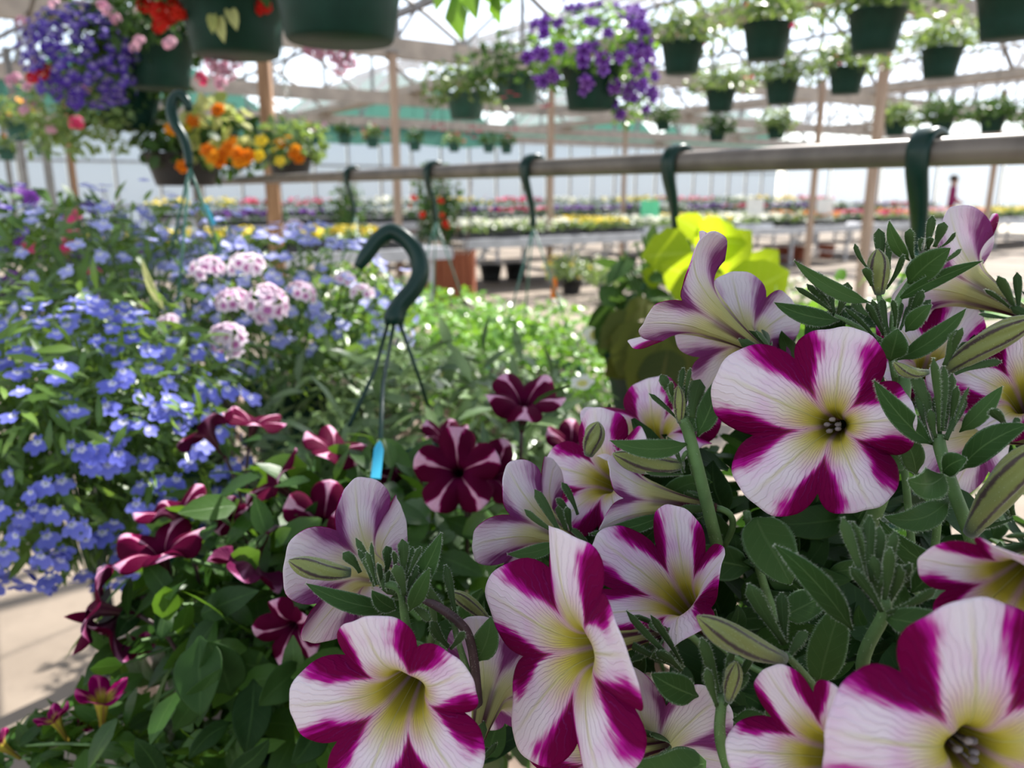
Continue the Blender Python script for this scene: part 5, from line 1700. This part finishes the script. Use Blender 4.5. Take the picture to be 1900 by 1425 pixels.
FUCH = fuchsia_base()
fme = small_mesh('flower', FUCH, MAT['rose_fl'])
for (px, py, lb, pts) in ((865, 222, 'hanging fuchsia basket with drooping red blooms in a tilted green pot', [(805, 238), (823, 243), (818, 232), (868, 248), (880, 256), (890, 245), (876, 236), (944, 254), (955, 240), (838, 250)]),
                          (962, 196, 'hanging fuchsia basket with dark foliage beside the violet petunias', [(945, 172), (958, 178), (934, 182), (1010, 200), (1018, 196)])):
    d = row_d(px, py, 2.20)
    r_, rim = hung_basket(px, py, d, lb, pot_r=0.11, pot_h=0.13, potmat='pot_teal')
    add_foliage(r_, rim + ZV * 0.03, (0.26, 0.22, 0.15), LEAF_B['oval'], MAT['fern'] if px < 900 else MAT['darkfol'], 0.042, 60, 420, lo=0.4, zmin=-0.75)
    for x, y in pts:
        p = W(x, y, d - 0.12)
        fl = obj('flower', fme, r_, frame(ZV, RV, p, rng.uniform(0, 6), 0.045))
        tv, tf = tube(np.array([p + ZV * -0.01, p + ZV * 0.05, p + ZV * 0.10 + FH * 0.05]) - p, 0.0015, 5)
        obj('flower_stalk', mesh('flower_stalk', tv, tf, MAT['stem_purple']), fl, Matrix.Translation(Vector(p)))

# dark pots overhead on the left
pd = [(632, 78, 'large dark pot overhead with pale pink verbena trailing from it'), (440, 104, 'dark pot overhead with red geranium blooms between the other dark pots'),
      (300, 166, 'overhead basket spilling indigo lobelia beside red blooms'), (245, 242, 'green pot overhead with pink flowers trailing below the indigo lobelia')]
ovh = []
for k, (px, py, lb) in enumerate(pd):
    r_, rim = hung_basket(px, py, row_d(px, py, 0.62), lb, pot_r=[0.140, 0.150, 0.135, 0.14][k], pot_h=0.18)
    ovh.append((r_, rim))
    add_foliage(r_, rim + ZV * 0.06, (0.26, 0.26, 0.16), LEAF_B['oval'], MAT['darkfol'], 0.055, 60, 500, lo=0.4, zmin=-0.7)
r_, rim = ovh[0]
for x, y in ((605, 92), (622, 108), (640, 100), (650, 118), (590, 100), (575, 92), (632, 128)):
    obj('flower_head', small_mesh('flower_head', VERB_B, MAT['pink_fl']), r_, frame(cam_dir(0, .2, .9), RV, W(x, y, 2.0), rng.uniform(0, 6), 0.026))
tl = [((560, 60), (605, 95)), ((700, 55), (640, 100)), ((680, 60), (630, 125))]
for a, b in tl:
    A_, B_ = W(*a, 1.85), W(*b, 2.02)
    v, f = tube(bez(A_, (A_ + B_) / 2 + ZV * 0.02, B_, 6) - A_, 0.002, 5)
    obj('trailing_stem', mesh('trailing_stem', v, f, MAT['stem']), r_, Matrix.Translation(Vector(A_)))
r_, rim = ovh[1]
def heads(r_, lst, mat, size, d, base=None, nm='flower_head'):
    for x, y in lst:
        obj(nm, small_mesh(nm, VERB_B if base is None else base, MAT[mat]), r_, frame(cam_dir(rng.normal(0, .2), .2, .9), RV, W(x, y, d + rng.uniform(-.06, .06)), rng.uniform(0, 6), size))
heads(r_, [(270, 10), (295, 20), (312, 38), (330, 25), (322, 10), (345, 15), (300, 48), (488, 12)], 'red_fl', 0.034, 1.95)
heads(r_, [(415, 125), (425, 140), (400, 135), (410, 155), (435, 118), (392, 118)], 'pink_fl', 0.028, 2.2)
heads(r_, [(378, 150), (372, 142)], 'rose_fl', 0.022, 2.2)
big_leaf(r_, small_mesh('leaf', COLB, MAT['yel_leaf']), 405, 30, 1.9, 412, 68, 1.85, 10, 0.4)
big_leaf(r_, small_mesh('leaf', COLB, MAT['yel_leaf']), 425, 15, 1.9, 437, 45, 1.85, -10, 0.45)
big_leaf(r_, small_mesh('leaf', COLB, MAT['yel_leaf']), 395, 25, 1.9, 392, 52, 1.85, 20, 0.4)
r_, rim = ovh[2]
IC = W(155, 105, 2.70)
P, N = shell(IC, (0.175, 0.175, 0.165), 280, 0.85, 1.1, fv, -0.95)
copies('flower', small_mesh('flower', LOB_B, MAT['lobelia_deep']), flower_mats(P, N, 0.036, tow=0.5), r_)
P, N = shell(IC, (0.17, 0.17, 0.16), 420, 0.6, 1.0, None, -0.95)
stuff('foliage', LEAF_B['long'], leaf_mats(P, N, 0.035), MAT['darkfol'], r_)
P, N = shell((IC + rim) / 2, (0.15, 0.15, 0.1), 260, 0.6, 1.0, None, -0.95)
stuff('foliage', LEAF_B['oval'], leaf_mats(P, N, 0.045), MAT['darkfol'], r_)
heads(r_, [(78, 138), (85, 128), (60, 145)], 'red_fl', 0.03, 2.6)
heads(r_, [(250, 88), (258, 75), (318, 78), (312, 82), (200, 20), (215, 35), (40, 40), (190, 8), (100, 5)], 'pink_fl', 0.026, 2.5)
r_, rim = ovh[3]
TC = W(150, 225, 3.3)
add_foliage(r_, TC, (0.27, 0.2, 0.17), LEAF_B['oval'], MAT['fern'], 0.045, 60, 420, lo=0.4)
add_foliage(r_, (TC + rim) / 2, (0.2, 0.2, 0.12), LEAF_B['oval'], MAT['darkfol'], 0.045, 0, 200, lo=0.4)
heads(r_, [(145, 226), (70, 115), (30, 145), (45, 205), (160, 165), (20, 150), (55, 190)], 'pink_fl', 0.032, 3.1)
heads(r_, [(142, 228)], 'rose_fl', 0.04, 3.05)
heads(r_, [(50, 160), (95, 240)], 'pink_fl', 0.03, 3.1)

# trailing bright leaves over the middle of the picture
r_, rim = hung_basket(862, -95, row_d(862, -95, 1.10), 'basket overhead with bright green leaves dangling below its pot', pot_r=0.13)
add_foliage(r_, rim + ZV * 0.05, (0.24, 0.24, 0.15), LEAF_B['broad'], MAT['bac_leaf'], 0.06, 20, 250)
dl = row_d(862, 20, 1.10)
for row in [(840, -10, dl, 852, 64, dl - .03, 10), (860, -20, dl, 835, 30, dl, -10), (890, -30, dl, 925, 12, dl, 20), (870, -30, dl, 880, 30, dl - .02, 15), (900, -40, dl, 948, 5, dl, 0), (820, -40, dl, 812, 18, dl, -20), (915, -20, dl, 920, 45, dl, 40)]:
    big_leaf(r_, small_mesh('leaf', COLB, MAT['bac_leaf']), *row)
A_ = rim + RV * 0.1
for x, y in ((840, -10), (890, -30), (915, -20)):
    B_ = W(x, y, dl)
    v, f = tube(bez(rim, (rim + B_) / 2 - FH * 0.12 + ZV * 0.05, B_, 7) - rim, 0.0025, 5)
    obj('trailing_stem', mesh('trailing_stem', v, f, MAT['stem']), r_, Matrix.Translation(Vector(rim)))

# orange and yellow begonia basket
DB = 3.5
r_, rim = hung_basket(345, 345, DB, 'basket of orange and cream yellow begonias in front of the round wooden post', pot_r=0.17, pot_h=0.14, potmat='black', rail_z=RAIL2_Z)
BG_ROOT = r_
MB().tube([(rim[0], 0.0, RAIL2_Z), (rim[0], 4.5, RAIL2_Z), (rim[0], 8.9, RAIL2_Z)], 0.0175, 10)
OC = W(385, 268, DB)
add_foliage(r_, OC, (0.29, 0.25, 0.16), LEAF_B['broad'], MAT['darkfol'], 0.06, 80, 420, lo=0.4)
P, N = shell(W(400, 240, DB - 0.15), (0.15, 0.15, 0.12), 90, 0.8, 1.05, fv)
copies('leaf', small_mesh('leaf', LEAF_B['broad'], MAT['yel_leaf']), leaf_mats(P, N, 0.06), r_)
ROS = join([petal_ring(6, 0.05, 0.5, 0.42, 0.2), petal_ring(5, 0.03, 0.36, 0.34, 0.5, 0.04, 0.5), petal_ring(4, 0.02, 0.2, 0.22, 0.9, 0.06, 0.2)])
heads(r_, [(425, 272), (415, 285), (440, 285), (452, 298), (460, 290), (395, 292), (340, 310), (320, 240), (360, 225), (405, 205), (410, 300), (385, 280), (445, 300), (430, 265)], 'orange_fl', 0.065, DB - 0.28, ROS, 'flower')
heads(r_, [(485, 262), (480, 290), (345, 220), (350, 235)], 'yellow_fl', 0.06, DB - 0.2, ROS, 'flower')
r2, rim2 = hung_basket(540, 330, 4.6, 'smaller basket of orange and yellow begonias behind the round wooden post', pot_r=0.14, pot_h=0.14, potmat='black')
add_foliage(r2, rim2 + ZV * 0.05, (0.22, 0.22, 0.14), LEAF_B['broad'], MAT['fern'], 0.055, 0, 300, lo=0.4)
heads(r2, [(535, 262), (545, 285), (520, 268), (548, 278), (486, 290), (555, 295)], 'orange_fl', 0.07, 4.4, ROS, 'flower')
heads(r2, [(520, 300), (510, 272)], 'yellow_fl', 0.065, 4.4, ROS, 'flower')
for p_ in (rim, rim2):
    rr = root('overhead_rail', (p_[0], 0.5, RAIL2_Z), 'overhead pipe rail carrying the ' + ('larger' if p_ is rim else 'smaller') + ' begonia basket', 'rail')
    MB().tube([(p_[0], -0.6, RAIL2_Z), (p_[0], 4.5, RAIL2_Z), (p_[0], 8.9, RAIL2_Z)], 0.0175, 10).build('pipe', MAT['pipe'], rr, smooth=True)
    for by in (-0.5, 4.1, 8.7): MB().box((p_[0], by, RAIL2_Z + 0.008), (0.05, 0.09, 0.03)).build('pipe_clip', MAT['hoop'], rr)

# small pots hung under the far cross beams
def beam_d(px, py, by):
    return by / W(px, py, 1.0)[1]
for k, (px, py) in enumerate([(587, 268), (640, 268), (692, 274), (770, 280), (843, 282), (907, 283), (560, 262), (940, 285)]):
    d = beam_d(px, py, 13.30)
    r_, rim = hung_basket(px, py, d, 'little green pot, %s in the far row below the green curtain' % ORD[k], group='far pots under the roof beam', pot_r=0.125, potmat='pot_teal', wires=False, rail_z=2.86)
    add_foliage(r_, rim + ZV * 0.06, (0.2, 0.2, 0.15), LEAF_B['oval'], MAT['darkfol'] if k % 2 else MAT['fern'], 0.08, 0, 120, lo=0.3, zmin=-0.5)
    if k % 2 == 0: add_blooms(r_, rim + ZV * 0.08, (0.2, 0.2, 0.13), FIVE_B, MAT['rose_fl' if k else 'pink_fl'], 0.07, 8, as_stuff=True)
for k, (px, py, by) in enumerate([(38, 262, 8.70), (14, 298, 13.30), (80, 290, 13.30), (112, 262, 17.90)]):
    r_, rim = hung_basket(px, py, beam_d(px, py, by), ['green pot with orange tipped foliage beside the steel posts', 'low green pot beside the steel posts', 'far pot of pink flowers behind the steel posts', 'far pot of pale flowers behind the steel posts'][k], pot_r=0.12, potmat='pot_teal', wires=False, rail_z=2.86)
    add_foliage(r_, rim + ZV * 0.05, (0.22, 0.22, 0.15), LEAF_B['oval'], MAT['fern'], 0.07, 0, 160, lo=0.3)
    add_blooms(r_, rim + ZV * 0.08, (0.2, 0.2, 0.13), FIVE_B, MAT[('orange_fl', 'red_fl', 'pink_fl', 'white_fl')[k]], 0.07, 14, as_stuff=True)


# ------------------------------------------------------------------ benches with flower trays
def far_bench(x0, x1, y0, y1, z, label, legs=1.6):
    r_ = root('display_bench', ((x0 + x1) / 2, (y0 + y1) / 2, 0), label, 'bench')
    MB().box(((x0 + x1) / 2, (y0 + y1) / 2, z - 0.02), (x1 - x0, y1 - y0, 0.03)).build('bench_top', MAT['bench'], r_)
    for y in (y0, y1): MB().box(((x0 + x1) / 2, y, z - 0.065), (x1 - x0, 0.025, 0.12)).build('edge_rail', MAT['bench'], r_)
    n = max(2, int((x1 - x0) / legs) + 1)
    for x in np.linspace(x0 + 0.2, x1 - 0.2, n):
        for y in (y0 + 0.15, y1 - 0.15):
            MB().box((x, y, (z - 0.09) / 2), (0.05, 0.05, z - 0.09)).build('leg', MAT['bench'], r_)
        MB().bar((x, y0 + 0.15, 0.15), (x, y1 - 0.15, 0.15), 0.04, 0.04).build('cross_brace', MAT['bench'], r_)
        if x + 0.5 < x1: MB().bar((x, y0 + 0.15, z - 0.35), (x + 0.32, y0 + 0.15, z - 0.08), 0.03, 0.03).build('leg_brace', MAT['bench'], r_)
    return r_


B1Z = 0.70
far_bench(5.1, 13.8, 8.65, 10.15, B1Z, 'long pale metal display bench of white and yellow flowers with bare tan floor beneath')
far_bench(14.2, 24.5, 8.65, 10.15, B1Z, 'long pale metal display bench continuing past the slim post')
far_bench(0.5, 4.3, 7.55, 9.0, B1Z, 'shorter pale bench of yellow flowers by the round wooden post')
far_bench(3.0, 24.5, 12.3, 13.1, 0.78, 'second row pale bench of purple flowers behind the first')
far_bench(3.0, 24.5, 16.2, 17.6, 0.78, 'last row pale bench in front of the far wall')


TRAY_N = [0]


def tray(x, y, z, w, dp, mat, fol, label, group, bl=60, size=0.055, h=0.07, colour='black', hgt=0.12):
    r_ = root('flower_tray', (x, y, z - 0.005), label, 'flower tray', group)
    mb = MB()
    mb.box((x, y, z + h * 0.1 - 0.005), (w, dp, h * 0.2))
    for sx in (-1, 1):
        mb.box((x + sx * w / 2, y, z + h / 2 - 0.005), (0.012, dp + 0.012, h))
        mb.box((x, y + sx * dp / 2, z + h / 2 - 0.005), (w + 0.012, 0.012, h))
    mb.build('tray', MAT[colour], r_)
    n = int(170 * w * dp) + 40
    P = np.stack([rng.uniform(x - w / 2, x + w / 2, n), rng.uniform(y - dp / 2, y + dp / 2, n), z + h + rng.uniform(-0.01, hgt, n)], -1)
    N = np.array([unit(ZV + rng.normal(0, .5, 3)) for _ in P])
    stuff('foliage', LEAF_B['oval'], leaf_mats(P, N, 0.085), MAT[fol], r_)
    P = np.stack([rng.uniform(x - w / 2, x + w / 2, bl), rng.uniform(y - dp / 2, y + dp / 2, bl), z + h + hgt * rng.uniform(0.7, 1.25, bl)], -1)
    N = np.array([unit(ZV + rng.normal(0, .4, 3)) for _ in P])
    stuff('blossom', FIVE_B, flower_mats(P, N, size), MAT[mat], r_)
    return r_


# first bench: colour runs along it
seq1 = ['white_fl', 'white_fl', 'yellow_fl', 'white_fl', 'yellow_fl', 'white_fl', 'white_fl', 'orange_fl', 'rose_fl', 'orange_fl', 'pink_fl', 'rose_fl', 'yellow_fl', 'yellow_fl', 'yellow_fl', 'white_fl', 'orange_fl']
word = {'white_fl': 'white', 'yellow_fl': 'yellow', 'orange_fl': 'orange', 'rose_fl': 'rose red', 'pink_fl': 'pale pink', 'purple_fl': 'dark purple'}
k = 0
xx = 5.6
while xx < 24.2:
    if not 13.5 < xx < 14.6:
        c = seq1[k % len(seq1)]
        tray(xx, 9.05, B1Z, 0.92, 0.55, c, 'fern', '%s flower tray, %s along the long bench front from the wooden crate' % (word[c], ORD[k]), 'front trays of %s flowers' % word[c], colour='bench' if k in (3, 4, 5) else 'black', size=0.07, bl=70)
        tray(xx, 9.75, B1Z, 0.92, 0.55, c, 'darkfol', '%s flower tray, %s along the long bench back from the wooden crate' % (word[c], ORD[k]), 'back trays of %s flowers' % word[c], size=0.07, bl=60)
        k += 1
    xx += 1.06
for k, x in enumerate(np.arange(1.0, 4.1, 0.8)):
    for y in (7.95, 8.6):
        tray(x, y, B1Z, 0.7, 0.5, 'yellow_fl', 'fern', 'yellow flower tray, %s from the crate on the shorter bench, %s row' % (ORD[3 - k], 'front' if y < 8 else 'back'), 'yellow trays on the shorter bench', size=0.075, bl=45)
for k, x in enumerate(np.arange(3.6, 24.0, 1.3)):
    c = ('purple_fl', 'purple_fl', 'white_fl', 'purple_fl', 'rose_fl')[k % 5]
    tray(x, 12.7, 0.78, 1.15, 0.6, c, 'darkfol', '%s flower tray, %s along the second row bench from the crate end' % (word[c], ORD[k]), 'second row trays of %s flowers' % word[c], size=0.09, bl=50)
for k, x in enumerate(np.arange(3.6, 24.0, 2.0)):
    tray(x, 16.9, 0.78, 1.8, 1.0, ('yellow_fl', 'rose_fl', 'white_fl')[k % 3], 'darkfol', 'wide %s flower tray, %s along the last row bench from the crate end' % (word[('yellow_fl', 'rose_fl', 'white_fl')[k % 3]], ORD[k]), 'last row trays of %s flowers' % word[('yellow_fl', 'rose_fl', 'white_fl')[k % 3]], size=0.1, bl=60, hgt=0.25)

# sign cards on stakes in the trays
def sign(px, py, d, w, h, mat, label):
    c = W(px, py, d)
    r_ = root('sign_card', (c[0], c[1], B1Z), label, 'sign')
    x = unit(np.array([RV[0], RV[1], 0]))
    mb = MB().box(c, (w, 0.006, h), (x, -FH, ZV))
    mb.build('card', MAT[mat], r_)
    MB().box((c[0] + FH[0] * .006, c[1] + FH[1] * .006, (c[2] + B1Z) / 2), (0.012, 0.008, c[2] - B1Z), (x, -FH, ZV)).build('stake', MAT['bench_wood'], r_)


sign(1206, 388, 12.4, 0.30, 0.27, 'sign_green', 'mint green sign card standing among the flower trays')
sign(1401, 384, 13.2, 0.29, 0.27, 'tag_white', 'square white sign card standing among the flower trays')
sign(1530, 392, 14.3, 0.30, 0.44, 'tag_white', 'tall white sign card standing among the flower trays')

# slatted red brown crate planter with a climbing plant
cp = np.array([4.72, 8.45, 0.0])
cr = root('crate_planter', cp, 'red brown slatted wooden crate planter standing on the floor', 'planter')
cw, ch = 0.68, 0.58
for sy in (-1, 1):
    for k in range(9):
        MB().box(cp + RV * (-cw / 2 + cw / 9 * (k + 0.5)) + FH * sy * 0.3 + ZV * (ch / 2), (cw / 9 * 0.86, 0.02, ch), (RV, FH, ZV)).build('plank', MAT['crate'], cr)
    for k in range(6):
        MB().box(cp + RV * sy * cw / 2 + FH * (-0.27 + 0.108 * k) + ZV * (ch / 2), (0.02, 0.095, ch), (RV, FH, ZV)).build('plank', MAT['crate'], cr)
MB().box(cp + ZV * (ch * 0.9), (cw - 0.03, 0.55, 0.03), (RV, FH, ZV)).build('soil', MAT['soil'], cr)
cl2 = root('climbing_plant', cp + ZV * ch * 0.93, 'dark climbing plant with red blooms on canes above the wooden crate', 'plant')
for k in range(5):
    a = cp + RV * (-0.45 + 0.2 * k) * 0.7 + ZV * ch * 0.91
    MB().tube([a, a + ZV * 0.9 + RV * 0.02 * k], 0.008, 6).build('cane', MAT['bench_wood'], cl2, smooth=True)
add_foliage(cl2, cp + ZV * 1.1 - RV * 0.10, (0.30, 0.28, 0.55), LEAF_B['oval'], MAT['darkfol'], 0.09, 0, 520, lo=0.3, zmin=-0.95)
add_blooms(cl2, cp + ZV * 1.15 - RV * 0.10, (0.30, 0.28, 0.45), FIVE_B, MAT['red_fl'], 0.08, 12, fv)
CQ = cp + RV * -1.45 + FH * 1.3
cl3 = root('climbing_plant', CQ, 'dark leafy climbing plant on canes behind the pale timber post', 'plant')
for k in range(3):
    a = CQ + RV * (-0.1 + 0.1 * k) + ZV * 0.16
    MB().tube([a, a + ZV * 1.3], 0.008, 6).build('cane', MAT['bench_wood'], cl3, smooth=True)
obj('pot', pot_mesh(0.16, 0.22, MAT['black']), cl3, T(CQ))
add_foliage(cl3, CQ + ZV * 1.05, (0.22, 0.22, 0.55), LEAF_B['oval'], MAT['darkfol'], 0.09, 0, 360, lo=0.3, zmin=-0.95)

# pots stored on the floor below the long bench
MAT['terracotta'] = plain('terracotta', (0.30, 0.085, 0.045), 0.8, 0.2, 20.0)
for k in range(12):
    x = 9.4 + k * 0.42
    if min(abs(x - q) for q in np.linspace(5.3, 13.6, 6)) < 0.24: continue
    p = np.array([x, 9.5, 0.0])
    t_ = obj('clay_pot', pot_mesh(0.17, 0.26, MAT['terracotta']), None, T(p))
    tag(t_, 'red clay pot on the floor under the long bench, %s from the crate end' % ORD[k], 'pot', 'clay pots under the bench')
for k in range(7):
    if min(abs(6.2 + k * 0.45 - q) for q in np.linspace(5.3, 13.6, 6)) < 0.25: continue
    p = np.array([6.2 + k * 0.45, 9.75, 0.0])
    t_ = obj('nursery_pot', pot_mesh(0.18, 0.24, MAT['black']), None, T(p))
    tag(t_, 'black nursery pot on the floor under the long bench, %s from the crate end' % ORD[k], 'pot', 'black pots under the bench')
# low plants standing on the floor between rail and bench
for k, (px, py, c) in enumerate(((1130, 560, 'white_fl'), (1500, 620, 'white_fl'), (1060, 545, 'yellow_fl'))):
    p = Wz(px, py, 0.0)
    p2 = p * [1, 1, 0]
    r_ = root('potted_plant', p2, ['low bushy plant with white blooms on the floor behind the hanging baskets', 'low bushy plant on the floor behind the lime leaved basket', 'bushy plant with yellow blooms on the floor near the orange tag'][k], 'potted plant')
    obj('pot', pot_mesh(0.15, 0.2, MAT['black']), r_, T(p2))
    add_foliage(r_, p2 + ZV * 0.33, (0.35, 0.35, 0.2), LEAF_B['oval'], MAT['fern'], 0.06, 0, 300, lo=0.4)
    add_blooms(r_, p2 + ZV * 0.35, (0.35, 0.35, 0.2), FIVE_B, MAT[c], 0.05, 20, as_stuff=True)

# ------------------------------------------------------------------ a person far off, in a magenta top
pp = W(1768, 355, 20.6)
pp[2] = 0.0
PE = root('person', pp, 'person in a magenta top and dark trousers standing behind the benches', 'person')


def skin_body():
    """one continuous body grown from a skeleton"""
    J = {'pel': (0, 0, .92), 'wai': (0, .01, 1.08), 'che': (0, .0, 1.28), 'nek': (0, 0, 1.44), 'hd0': (0, -.01, 1.50), 'hd1': (0, -.015, 1.60), 'hd2': (0, -.01, 1.67),
         'lh': (.10, 0, .88), 'lk': (.11, -.02, .50), 'la': (.11, .02, .09), 'lt': (.12, -.13, .04), 'rh': (-.10, 0, .88), 'rk': (-.11, -.05, .50), 'ra': (-.10, .0, .09), 'rt': (-.11, -.15, .04),
         'ls': (.18, 0, 1.38), 'le': (.23, -.02, 1.12), 'lw': (.20, -.20, 1.00), 'lf': (.17, -.28, .99), 'rs': (-.18, 0, 1.38), 're': (-.24, -.02, 1.12), 'rw': (-.20, -.18, .98), 'rf': (-.17, -.26, .97)}
    Rr = {'pel': .14, 'wai': .12, 'che': .14, 'nek': .055, 'hd0': .075, 'hd1': .085, 'hd2': .06, 'lh': .085, 'lk': .058, 'la': .042, 'lt': .035, 'rh': .085, 'rk': .058, 'ra': .042, 'rt': .035,
          'ls': .06, 'le': .042, 'lw': .030, 'lf': .032, 'rs': .06, 're': .042, 'rw': .030, 'rf': .032}
    E = [('pel', 'wai'), ('wai', 'che'), ('che', 'nek'), ('nek', 'hd0'), ('hd0', 'hd1'), ('hd1', 'hd2'), ('pel', 'lh'), ('lh', 'lk'), ('lk', 'la'), ('la', 'lt'), ('pel', 'rh'), ('rh', 'rk'), ('rk', 'ra'), ('ra', 'rt'),
         ('che', 'ls'), ('ls', 'le'), ('le', 'lw'), ('lw', 'lf'), ('che', 'rs'), ('rs', 're'), ('re', 'rw'), ('rw', 'rf')]
    ks = list(J)
    me = bpy.data.meshes.new('body')
    me.from_pydata([J[q] for q in ks], [(ks.index(a), ks.index(b)) for a, b in E], [])
    o = bpy.data.objects.new('body', me)
    COL.objects.link(o)
    md = o.modifiers.new('skin', 'SKIN')
    for i, q in enumerate(ks):
        sv = me.skin_vertices[0].data[i]
        sv.radius = (Rr[q], Rr[q] * (0.75 if q in ('pel', 'wai', 'che') else 1.0))
        sv.use_root = (q == 'pel')
    o.modifiers.new('sub', 'SUBSURF').levels = 1
    dg = bpy.context.evaluated_depsgraph_get()
    ev = bpy.data.meshes.new_from_object(o.evaluated_get(dg))
    bpy.data.objects.remove(o)
    return ev


body = skin_body()
body.materials.clear()
for mm in ('person_skin', 'top_magenta', 'trousers'): body.materials.append(MAT[mm])
for pl in body.polygons:
    c = pl.center
    pl.use_smooth = True
    pl.material_index = 1 if (0.93 < c.z < 1.43 and not (c.y < -0.14 and c.z < 1.05)) else (2 if c.z < 0.93 and c.z > 0.07 and abs(c.x) < .2 and not c.y < -0.14 else 0)
PM = Matrix.Translation(Vector(pp)) @ Matrix.Rotation(-YAW + 0.9, 4, 'Z')
obj('body', body, PE, PM)
hv_, hf_ = blob(np.array([0, 0.012, 1.63]), 0.108, 9, (0.92, 1.0, 1.0))
keep = [q for q in hf_ if np.mean([hv_[i][2] for i in q]) > 1.58 or np.mean([hv_[i][1] for i in q]) > 0.02]
obj('hair', mesh('hair', hv_, keep, MAT['hair_dark']), PE, PM)
mb = MB()
for sx in (-1, 1):
    bv, bf = blob(np.array([sx * 0.032, -0.092, 1.60]), 0.010)
    mb.add(bv, bf)
mb.build('eyes', MAT['hair_dark'], PE, smooth=True, M=PM)
mb = MB()
bv, bf = blob(np.array([0, -0.105, 1.57]), 0.014, 6, (0.8, 1, 1.4)); mb.add(bv, bf)
mb.build('nose', MAT['person_skin'], PE, smooth=True, M=PM)
